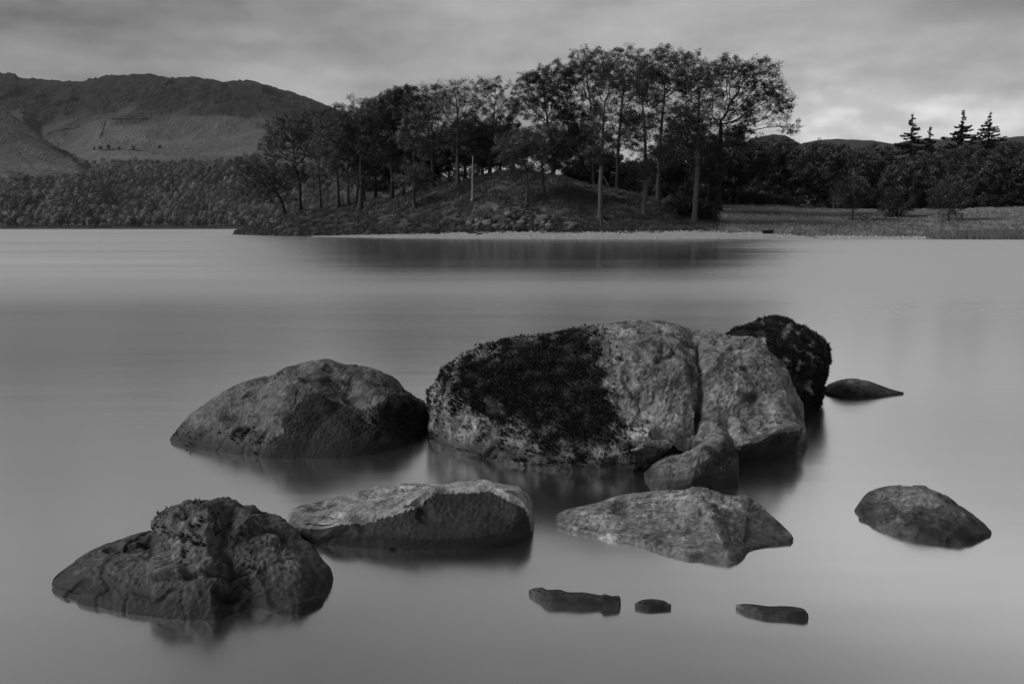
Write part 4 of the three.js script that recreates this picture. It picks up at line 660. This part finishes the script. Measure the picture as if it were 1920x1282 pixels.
rock({ name: 'stone', label: 'dark straight sided slab just breaking the water in the right foreground', seed: 10, nu: 170, nv: 80, depth: 0.16, crestF: 0.8, tone: 0.06, amp: 0.55, chip: 1.2,
  crest: [[988, 1110], [1003, 1104], [1018, 1103], [1026, 1107], [1050, 1107], [1066, 1112], [1098, 1113], [1126, 1118], [1135, 1115.5], [1147, 1119], [1162, 1119.5], [1165.5, 1136]],
  front: [[988, 1112], [1010, 1124], [1030, 1131], [1060, 1134], [1120, 1137], [1165.5, 1138]],
  rows: [{ line: [[989, 1111, 0.02], [1008, 1109, 0.06], [1016, 1113, 0.03], [1024, 1107, 0.08], [1042, 1111, 0.05], [1060, 1111, 0.09], [1090, 1115, 0.05], [1126, 1121, 0.06], [1133, 1117, 0.02], [1160, 1121, 0.05], [1165.5, 1137, 0.03]], f: 0.06, sharp: true }], features: [{ line: [[1020, 1104], [1014, 1130]], w: 9, h: 0.012 }, { line: [[1128, 1115], [1130, 1142]], w: 6, h: -0.014 }], areas: [{ poly: [[985, 1100], [1022, 1100], [1016, 1135], [990, 1125]], k: 1.9 }] });
rock({ name: 'stone', label: 'smallest stone between the two dark slabs in the right foreground', seed: 11, nu: 90, nv: 50, depth: 0.1, tone: 0.10, amp: 0.25,
  crest: [[1190, 1138], [1202, 1131], [1225, 1129], [1248, 1132], [1260, 1140]], front: [[1190, 1139], [1220, 1145], [1260, 1141]] });
rock({ name: 'stone', label: 'half drowned slab with a pale left corner right of the smallest stone', seed: 12, nu: 150, nv: 70, depth: 0.13, crestF: 0.7, tone: 0.06, amp: 0.5, chip: 1.2,
  crest: [[1378, 1138], [1398, 1136], [1425, 1139], [1446, 1142], [1472, 1141], [1498, 1142], [1511, 1146], [1519, 1160]], front: [[1378, 1140], [1405, 1152], [1440, 1158], [1480, 1160], [1519, 1161]],
  rows: [{ line: [[1379, 1139, 0.03], [1402, 1151, 0.05], [1420, 1155, 0.04], [1437, 1146, 0.1], [1470, 1150, 0.06], [1497, 1146, 0.08], [1510, 1147, 0.06], [1519, 1161, 0.02]], f: 0.05, sharp: true }], areas: [{ poly: [[1375, 1130], [1430, 1138], [1425, 1152], [1400, 1160]], k: 2.6 }] });

// ------------------------------------------------------------------ conifers above the wood
function conifer(spec) {
  const rand = rng(spec.seed), top = at(spec.x, spec.top, spec.D), low = at(spec.x, spec.low, spec.D), base = new THREE.Vector3(top.x, heightAt(392, spec.D) - 1, -spec.D), px = spec.D / F;
  const t = thing('conifer', spec.label, 'tree', base); const H = top.y - base.y, h0 = low.y - base.y;
  const tr = bag(); tubeInto(tr, [new THREE.Vector3(0, 0, 0), new THREE.Vector3(0.05, H * 0.5, 0), new THREE.Vector3(0, H, 0)], [0.35, 0.22, 0.03], 6); mesh('trunk', fromBag(tr), M.barkDark, t);
  const br = bag(), L = leafBag(), c = new THREE.Vector3(0, H * 0.5, 0), W = spec.half * px * 1.7;
  for (let h = h0 - 3; h < H - 0.3; h += 0.42) {
    const q = clamp((H - h) / (H - h0)), n = q < 0.3 ? 3 : 5, len0 = W * (q < 0.3 ? q * 0.75 * (spec.thinTop ?? 1) : lerp(0.22, 1, (q - 0.3) / 0.7));
    for (let i = 0; i < n; i++) {
      if (rand() < (q < 0.35 ? 0.4 : 0.25)) continue; const a = rand() * 6.283, len = Math.max(0.3, len0 * (0.4 + 0.75 * rand())), pts = [], rad = [];
      for (let k = 0; k <= 4; k++) { const s = k / 4; pts.push(new THREE.Vector3(Math.cos(a) * len * s, h - 0.42 * len * s + 0.36 * len * s * s + 0.1 * (rand() - 0.5), Math.sin(a) * len * s)); rad.push(0.05 * (1 - s) + 0.012); }
      tubeInto(br, pts, rad, 3);
      for (let k = 0; k < len * 30; k++) { const s = Math.pow(rand(), 0.7), f = s * 4, b = Math.min(3, Math.floor(f)), p = pts[b].clone().lerp(pts[b + 1], f - b); p.x += (rand() - 0.5) * 0.5 * (1.2 - s); p.z += (rand() - 0.5) * 0.5 * (1.2 - s); p.y -= rand() * 0.28; leafInto(L, p, 0.42, rand, 0.7 + 0.4 * rand(), c); }
    }
  }
  mesh('branches', fromBag(br), M.barkDark, t).userData.kind = 'stuff'; mesh('crown', leafGeometry(L), M.needles, t);
}
conifer({ seed: 1, x: 1713, top: 210, low: 330, half: 42, D: 200, label: 'tallest dark conifer left of its slimmer neighbour above the wood' });
conifer({ seed: 2, x: 1746, top: 234, low: 318, half: 24, D: 206, label: 'slim shorter conifer close beside the tallest conifer' });
conifer({ seed: 3, x: 1808, top: 204, low: 300, half: 42, D: 205, thinTop: 0.6, label: 'broad conifer with a bare spindly tip in the middle of the row' });
conifer({ seed: 4, x: 1859, top: 206, low: 292, half: 32, D: 212, thinTop: 0.8, label: 'conifer with a ragged leaning tip at the right end of the row' });
conifer({ seed: 5, x: 1592, top: 270, low: 320, half: 12, D: 210, label: 'small distant conifer poking above the wood left of the tall conifers' });
{ // the wood that closes the view behind the meadow
  const rand = rng(77), ms = [], tones = [], topPy = table([[1380, 320], [1480, 320], [1560, 312], [1650, 330], [1700, 318], [1760, 300], [1850, 290], [1900, 280], [2100, 270]]);
  for (let i = 0; i < 300; i++) { const D = 178 + rand() * 70, u = 1385 + rand() * 720, y = lerp(388, topPy(u) + 14, rand()), p = at(u, y, D), s = 0.75 + 0.5 * rand(); ms.push(mat4(p, rand() * 6.28, s)); tones.push(0.03 + 0.03 * rand()); }
  for (let i = 0; i < 160; i++) { const D = 175 + rand() * 60, u = 940 + rand() * 445, y = lerp(388, 346 - 14 * smooth(1200, 1385, u), rand()), p = at(u, y, D), s = 0.7 + 0.5 * rand(); ms.push(mat4(p, rand() * 6.28, s)); tones.push(0.03 + 0.03 * rand()); }
  instanced('wood', leafClump(rng(8), 520, 3.4, 2.8, 0.42, 0.4), M.farLeaf, ms, tones, 'dense wood closing the view behind the trees of the meadow edge', 'wood');
}
// ------------------------------------------------------------------ small things on the headland
const onGround = (px, D) => { const X = (px - CX) / 1515 * D; return new THREE.Vector3(X, terrain(X, D), -D); };
function bars(name, list, mat, parent) { const o = bag(); for (const [a, b, r, r2] of list) tubeInto(o, [a, b], [r, r2 ?? r], 5); return mesh(name, fromBag(o), mat, parent); }
{ // the white snag
  const b = ground(886, 377), t = thing('dead_tree', 'bare white dead trunk standing alone on the open slope of the knoll', 'dead tree', b), top = at(886.5, 291, -b.z).sub(b);
  const pts = [], rad = []; for (let i = 0; i <= 12; i++) { const q = i / 12; pts.push(new THREE.Vector3(top.x * q + 0.06 * noise(q * 5, 1, 1), top.y * q - 0.1, 0.05 * noise(q * 4, 2, 2))); rad.push(0.19 * (1 - 0.55 * q) * (1 + 0.9 * Math.exp(-q * 22))); }
  const o = bag(); tubeInto(o, pts, rad, 9); mesh('trunk', fromBag(o), M.barkBone, t);
  bars('branch_stub', [[pts[6], pts[6].clone().add(new THREE.Vector3(-0.9, 0.25, 0.2)), 0.06, 0.02]], M.barkBone, t); bars('branch_stub', [[pts[9], pts[9].clone().add(new THREE.Vector3(0.5, 0.4, 0.1)), 0.05, 0.02]], M.barkBone, t);
}
for (const [pts, r, label, mat, lift] of [
  [[[836, 388], [845, 384], [855, 384], [866, 378]], 0.09, 'pale fallen branch lying on the slope left of the white snag', M.barkPale, 0.25],
  [[[836, 388], [842, 394], [850, 397]], 0.06, 'short fallen branch below the pale branch near the white snag', M.barkMid, 0.2],
  [[[1040, 414], [1085, 418], [1110, 424], [1132, 429]], 0.08, 'long fallen branch at the foot of the outcrop by the beach', M.barkMid, 0.2],
  [[[1145, 404], [1200, 412], [1240, 415]], 0.07, 'fallen branch lying on the grass between the pale trunks', M.barkMid, 0.2],
  [[[1230, 418], [1280, 421], [1330, 424]], 0.06, 'fallen branch on the turf just above the beach', M.barkMid, 0.18],
]) { const P0 = pts.map(([x, y]) => { const q = ground(x, y); q.y += lift; return q; }), b = P0[0].clone(), t = thing('fallen_branch', label, 'branch', b), o = bag(); tubeInto(o, P0.map(q => q.clone().sub(b)), P0.map((_, i) => r * (1 - 0.6 * i / P0.length)), 6); mesh('stem', fromBag(o), mat, t); const o2 = bag(), m = P0[1].clone().sub(b); tubeInto(o2, [m, m.clone().add(new THREE.Vector3(0.7, 0.4, 0.3)), m.clone().add(new THREE.Vector3(1.2, 0.35, 0.4))], [r * 0.5, r * 0.35, 0.02], 4); mesh('side_branch', fromBag(o2), mat, t); }
{ const b = ground(621, 419), t = thing('dead_sapling', 'thin leaning bare sapling on the bank near the left point', 'sapling', b); bars('stem', [[new THREE.Vector3(), at(616, 392, -b.z).sub(b), 0.06, 0.03]], M.barkPale, t); bars('branch', [[at(616, 392, -b.z).sub(b), at(608, 378, -b.z).sub(b), 0.03, 0.01]], M.barkPale, t); }
{ // the dead limb hanging from the oak with the pale trunk
  const b = ground(1125, 413), D = -b.z, o = bag(); const t = thing('dead_branch', 'broken dead branch hanging right of the pale trunk in the middle', 'branch', at(1131, 330, D - 0.4));
  const v = ([x, y]) => at(x, y, D - 0.4).sub(t.position); tubeInto(o, [[1131, 330], [1138, 342], [1146, 356], [1156, 365]].map(v), [0.07, 0.06, 0.045, 0.02], 5); mesh('stem', fromBag(o), M.barkPale, t);
  const o2 = bag(); tubeInto(o2, [[1146, 356], [1152, 358], [1160, 372]].map(v), [0.035, 0.025, 0.01], 4); mesh('side_branch', fromBag(o2), M.barkPale, t);
}
// broken rock of the outcrop above the beach
const OUT = [0, 1, 2, 3, 4].map(k => { const g = new THREE.IcosahedronGeometry(1, 3), p = g.attributes.position; for (let i = 0; i < p.count; i++) { let x = p.getX(i), y = p.getY(i), z = p.getZ(i); const d = 0.75 + 0.45 * (CHIP_MEAN - chips(x * 1.1 + k * 9, y * 1.1, z * 1.1)) + 0.10 * fbm(x * 4, y * 4, z * 4 + k, 3); p.setXYZ(i, x * d, y * d * 0.75, z * d); } g.computeVertexNormals(); const u = g.attributes.uv; for (let i = 0; i < u.count; i++) u.setXY(i, u.getX(i) * 4, u.getY(i) * 2); return g; });
const stoneMat = [0.30, 0.19, 0.11, 0.06].map(v => std({ color: grey(v), map: rep(stoneTone, 1.6, 1.6), bumpMap: rep(stoneBump, 2.4, 2.4), bumpScale: 0.04 }));
function stone(name, label, group, p, s, k, tone, ry, tilt) { const m = new THREE.Mesh(OUT[k], stoneMat[tone]); m.name = numbered(name); m.castShadow = m.receiveShadow = true; m.position.copy(p); m.scale.set(s[0], s[1], s[2]); m.rotation.set(tilt, ry, tilt * 0.7); tag(m, label, 'rock', group); scene.add(m); }
{
  const r = rng(33);
  for (let i = 0; i < 115; i++) { const x = lerp(852, 1075, r()), y = lerp(392, 431, Math.pow(r(), 0.8)); if (y < 392 + 20 * Math.abs(x - 960) / 120) continue; const p = ground(x, y), s = 0.25 + 0.75 * r() * r(); stone('outcrop_rock', 'broken grey rock of the outcrop on the knoll above the beach', 'rocks of the outcrop above the beach', p, [s * (1 + r()), s * (0.7 + 0.5 * r()), s], i % 5, i % 3 ? 1 + (i % 2) : 0, r() * 6, (r() - 0.5) * 0.9); }
  for (let i = 0; i < 16; i++) { const x = lerp(492, 524, r()), y = lerp(409, 424, r()), p = ground(x, y), s = 0.2 + 0.35 * r(); stone('point_rock', 'small pale rock on the left point of the knoll', 'pale rocks on the left point', p, [s * 1.6, s, s], i % 5, i % 2 ? 0 : 2, r() * 6, (r() - 0.5) * 0.8); }
  for (let i = 0; i < 26; i++) { const x = lerp(600, 900, r()), y = lerp(430, 440, r()), p = ground(x, y), s = 0.18 + 0.3 * r(); stone('bank_rock', 'dark rock along the foot of the bank left of the outcrop', 'dark rocks along the foot of the bank', p, [s * 1.8, s, s], i % 5, 3, r() * 6, 0); }
  for (const [x, y, s, l] of [[632, 440.5, 0.7, 'widest of the dark shore stones left of the pale beach'], [653, 441.5, 0.35, 'small dark round stone on the left end of the beach'], [679, 436, 0.5, 'dark stone at the top of the beach left of the slender light leafed tree'], [805, 437, 0.35, 'dark stone at the foot of the bank left of the outcrop'], [821, 439, 0.5, 'low dark stone lying on the beach left of the outcrop'], [787, 443, 0.18, 'pale small stone lying on the beach near the waterline']]) stone('shore_rock', l, null, ground(x, y), [s * 1.5, s * 0.8, s], 2, l.startsWith('pale') ? 0 : 3, x, 0.1);
}
{ // bundle left on the beach
  const b = ground(1440, 438.5), t = thing('driftwood_pile', 'small dark heap of driftwood lying alone on the pale beach', 'driftwood', b), r = rng(4);
  for (let i = 0; i < 9; i++) { const a = (r() - 0.5) * 0.9, y = 0.08 + 0.1 * (i % 4), L = 0.45 + 0.25 * r(), z = (r() - 0.5) * 0.4; bars('log', [[new THREE.Vector3(-L * Math.cos(a), y, z - L * Math.sin(a)), new THREE.Vector3(L * Math.cos(a), y + 0.06, z + L * Math.sin(a)), 0.07]], M.barkDark, t); }
}
function railGuard(cx, cy, w, label, label2) { // four posts, two rails on each side and one pale loose rail in front
  const b = ground(cx, cy), D = -b.z, px = D / F, t = thing('tree_guard', label, 'fence', b), W = w * px / 2, Z = W * 0.9, posts = [[-W, Z], [-W * 0.25, -Z], [W, -Z * 0.2], [W * 0.3, Z]];
  const gy = (x, z) => terrain(b.x + x, D - z) - b.y;
  for (const [x, z] of posts) bars('post', [[new THREE.Vector3(x, gy(x, z) - 0.2, z), new THREE.Vector3(x, gy(x, z) + 1.15, z), 0.06]], M.wood, t);
  for (let i = 0; i < 4; i++) { const [x, z] = posts[i], [x2, z2] = posts[(i + 1) % 4]; for (const h of [0.55, 1.0]) { if (i === 2 && h > 0.8) continue; bars('rail', [[new THREE.Vector3(x, gy(x, z) + h, z), new THREE.Vector3(x2, gy(x2, z2) + h, z2), 0.045]], M.wood, t); } }
  const pr = bars('rail', [[new THREE.Vector3(W * 0.4, gy(W * 0.4, Z) + 0.15, Z * 1.1), new THREE.Vector3(W * 1.02, gy(W, 0) + 0.3, Z * 0.5), 0.07]], M.paleWood, t); pr.userData.label = 'pale new rail lying lower than the others';
}
railGuard(1599, 414, 58, 'post and rail guard round the left young tree in the meadow'); railGuard(1780, 416.5, 54, 'post and rail guard round the right young tree in the meadow');
{ // wire fence along the meadow
  const xs = [1490, 1511, 1536, 1560, 1583, 1604, 1633, 1659, 1685, 1712, 1739, 1766, 1796], D = 94.6, b = onGround(1490, D), t = thing('wire_fence', 'wire fence on thin posts along the water side of the meadow', 'fence', b), tops = [], r = rng(3);
  xs.forEach((x, i) => { const p = onGround(x, D).sub(b), q = p.clone().add(new THREE.Vector3((r() - 0.5) * 0.08, i === 10 ? 0.85 : 1.25 + 0.15 * r(), 0)); tops.push([p, q]); bars('post', [[p.clone().setY(p.y - 0.2), q, 0.045]], M.wood, t); });
  for (const h of [0.45, 0.75]) { const w = []; for (let i = 0; i < tops.length - 1; i++) w.push([tops[i][0].clone().lerp(tops[i][1], h), tops[i + 1][0].clone().lerp(tops[i + 1][1], h), 0.012]); const o = bag(); tubeInto(o, [w[0][0], ...w.map(q => q[1])], w.map(() => 0.013).concat(0.013), 4); mesh('wire', fromBag(o), M.wire, t); }
}
{ // old rails running down into the lake
  const v = (x, y, D) => at(x, y, D), b = onGround(1490, 94), t = thing('rail_fence', 'old rail fence sloping down across the beach into the lake', 'fence', b); b.y = t.position.y;
  const P2 = [[1490, 421, 434, 95], [1501, 424, 441, 93.2], [1511, 421, 445, 91.8], [1519, 433, 448, 90.6], [1527, 438, 450, 89.6]];
  for (const [x, y0, y1, D] of P2) bars('post', [[v(x, y1 + 1, D).sub(b), v(x, y0, D).sub(b), 0.05]], M.wood, t);
  for (const [o1, o2] of [[4, 4], [9, 9]]) for (let i = 0; i < 4; i++) bars('rail', [[v(P2[i][0], P2[i][1] + o1 + (i === 0 ? 2 : 0), P2[i][3]).sub(b), v(P2[i + 1][0], P2[i + 1][1] + o2 * (i === 3 ? 0.5 : 1), P2[i + 1][3]).sub(b), 0.04]], M.wood, t);
}
// ------------------------------------------------------------------ grass, heath and reeds
function tuftGeo(seed, n, w, spread, droop = 0.4) { const r = rng(seed), pos = []; for (let i = 0; i < n; i++) { const a = r() * 6.283, b = r() * 6.283, x = Math.cos(b) * spread * r(), z = Math.sin(b) * spread * r(), h = 0.6 + 0.6 * r(), c = Math.cos(a), s = Math.sin(a), q = droop * r(); pos.push(x - s * w, 0, z + c * w, x + s * w, 0, z - c * w, x + c * q, h, z + s * q); } const g = new THREE.BufferGeometry(); g.setAttribute('position', new THREE.Float32BufferAttribute(pos, 3)); g.computeVertexNormals(); return g; }
{
  const r = rng(21), ms = [], tn = [];
  while (ms.length < 16000) { const u = lerp(1240, 1990, r()), Ds = distAt(shorePy(u)), w = beachW(u), D = Ds + w + 0.3 + 48 * Math.pow(r(), 1.4), X = (u - CX) / 1515 * D; const k = fbm(X * 0.25, D * 0.25, 3, 3), rough = smooth(1680, 1850, u); if (r() > 0.45 + 1.2 * k + 0.4 * rough || u < 1330 && r() < 0.5) continue; const s = (0.14 + 0.12 * r()) * (1 + 0.7 * rough); ms.push(mat4(new THREE.Vector3(X, terrain(X, D) - 0.02, -D), r() * 6.28, s * 1.3, s, s * 1.3)); tn.push(0.7 + 0.5 * r() + 0.5 * k); }
  instanced('meadow_grass', tuftGeo(1, 9, 0.09, 0.7), M.grass, ms, tn, 'rough grass covering the meadow on the right', 'grass');
  const hs = [], ht = [];
  while (hs.length < 22000) { const u = lerp(440, 1345, r()), Ds = distAt(shorePy(u)), w = beachW(u), D = Ds + w + 0.2 + (ridgeD(u) - Ds - w + 3) * Math.pow(r(), 1.2), X = (u - CX) / 1515 * D; const k = fbm(X * 0.4, D * 0.5, 13, 3); if (r() > 0.45 + 1.5 * k) continue; const s = 0.16 + 0.22 * r(); hs.push(mat4(new THREE.Vector3(X, terrain(X, D) - 0.03, -D), r() * 6.28, s * 1.3, s, s * 1.3)); ht.push(0.5 + 0.8 * r() + 0.9 * Math.max(0, noise(X * 0.3, D * 0.3, 6))); }
  instanced('heath', tuftGeo(2, 11, 0.12, 0.8), M.heath, hs, ht, 'dark heather and bilberry covering the knoll under the oaks', 'ground cover');
  const rs = [], rt = [];
  for (let i = 0; i < 3800; i++) { const u = lerp(1735, 1990, Math.pow(r(), 0.7)), D = distAt(shorePy(u)) - 1.2 + 5 * r(), X = (u - CX) / 1515 * D; if (u < 1790 && r() < 0.6) continue; rs.push(mat4(new THREE.Vector3(X, Math.max(-0.1, terrain(X, D)), -D), r() * 6.28, 0.25, 0.55 + 0.45 * r(), 0.25)); rt.push(0.5 + 1.0 * r()); }
  instanced('reeds', tuftGeo(3, 6, 0.09, 0.9, 0.3), M.reed, rs, rt, 'reeds standing along the waterline at the right end of the meadow', 'reeds');
  const ps = [], pt = [];
  for (let i = 0; i < 1500; i++) { const u = lerp(640, 1750, r()), D = distAt(shorePy(u)) + beachW(u) * r(), X = (u - CX) / 1515 * D, s = 0.04 + 0.12 * r() * r(); ps.push(mat4(new THREE.Vector3(X, terrain(X, D) + 0.05, -D), r() * 6.28, s, s * 0.6, s)); pt.push(0.10 + 0.22 * r()); }
  instanced('pebbles', new THREE.IcosahedronGeometry(1, 1), M.farLeaf, ps, pt, 'pebbles scattered over the pale beach', 'pebbles');
}
// ------------------------------------------------------------------ far shore: single trees, walls, cottage
{
  const r = rng(91), kinds = [0, 1, 2].map(k => leafClump(rng(70 + k), 700, 4.6, 4.8, 0.62, 0.3)), stems = new THREE.CylinderGeometry(0.3, 0.45, 5, 5);
  const mats = [0.06, 0.09, 0.12, 0.16].map(v => std({ color: grey(v), side: THREE.DoubleSide, roughness: 1 }));
  const far = (x, y, s, k, m, label, group, name = 'shore_tree') => { const p = farGround(x, y); if (!p) return; const t = thing(name, label, 'tree', p, group); const tr = mesh('trunk', stems, M.barkDark, t); tr.position.y = 2; tr.scale.setScalar(s); const c = mesh('crown', kinds[k], mats[m], t); c.position.y = 6.2 * s; c.scale.set(s * 0.95, s, s * 0.95); c.rotation.y = r() * 6; };
  for (let i = 0; i < 34; i++) { const x = 4 + i * 13.6 + (r() - 0.5) * 8; far(x, 423 + 2.5 * r(), 0.85 + 0.5 * r(), i % 3, [2, 3, 1, 0, 2][i % 5], 'single leafy tree in the row along the far shore', 'trees along the far shore'); }
  far(166, 417, 1.5, 0, 0, 'dark pointed tree rising from the row on the far shore'); far(52, 395, 1.5, 1, 0, 'dark tree standing above the far shore near the white cottage');
  for (const x of [176, 188, 203, 223, 250, 299]) far(x, 279 + 4 * r(), 0.75 + 0.35 * r(), 1, 0, 'round tree standing along the edge of the high field on the fell', 'trees along the high field', 'field_tree');
  // dry stone walls
  const wall = (pts, label) => { const P3 = []; for (let i = 0; i < pts.length - 1; i++) for (let k = 0; k < 8; k++) { const q = farGround(lerp(pts[i][0], pts[i + 1][0], k / 8), lerp(pts[i][1], pts[i + 1][1], k / 8)); if (q) P3.push(q); } if (P3.length < 3) return; const b = P3[0].clone(), pos = [], idx = []; P3.forEach((q, i) => { const p = q.clone().sub(b); for (const [w, h] of [[-0.6, -1], [-0.35, 1.7], [0.35, 1.7], [0.6, -1]]) pos.push(p.x, p.y + h, p.z + w); if (i) for (let k = 0; k < 3; k++) { const a = (i - 1) * 4 + k, c = a + 4; idx.push(a, c, a + 1, a + 1, c, c + 1); } }); const g = new THREE.BufferGeometry(); g.setAttribute('position', new THREE.Float32BufferAttribute(pos, 3)); g.setIndex(idx); g.computeVertexNormals(); const m = mesh('stone_wall', g, M.wall, scene, true); m.position.copy(b); tag(m, label, 'wall'); };
  wall([[286, 223], [300, 243], [318, 262], [335, 277]], 'dry stone wall running down the fell right of the pale field'); wall([[186, 262], [193, 240], [198, 224]], 'dry stone wall up the left edge of the pale field'); wall([[198, 224], [240, 223], [286, 223]], 'dry stone wall along the top of the pale field'); wall([[180, 281], [230, 281], [280, 284], [318, 292]], 'curved dry stone wall along the top of the lower field'); wall([[0, 264], [22, 277], [42, 298], [66, 323]], 'dry stone wall crossing the hillside above the cottage'); wall([[90, 252], [125, 243], [160, 236]], 'dry stone wall climbing the fell above the ravine');
  const p = farGround(12, 408) ?? at(12, 408, 1000), t = thing('cottage', 'tiny white cottage among trees at the left end of the far shore', 'house', p);
  const w = mesh('wall', new THREE.BoxGeometry(9, 5, 6), M.limewash, t); w.position.y = 2.3; const rf = mesh('roof', new THREE.CylinderGeometry(0.01, 4.4, 3, 4, 1), M.slate, t); rf.position.y = 6.3; rf.rotation.y = Math.PI / 4; rf.scale.set(1.45, 1, 1); const ch = mesh('chimney', new THREE.BoxGeometry(0.9, 2, 0.9), M.limewash, rf); ch.position.set(2, 0.6, 2); for (const x of [-2.6, 0, 2.6]) { const q = mesh('window', new THREE.BoxGeometry(1, 1.3, 0.2), M.glass, t); q.position.set(x, 2.8, 3.02); }
}
let triangles = 0; scene.traverse(o => { if (o.isMesh && !o.isInstancedMesh) triangles += (o.geometry.index ? o.geometry.index.count : o.geometry.attributes.position.count) / 3; }); console.log('triangles', triangles);
renderer.render(scene, camera);
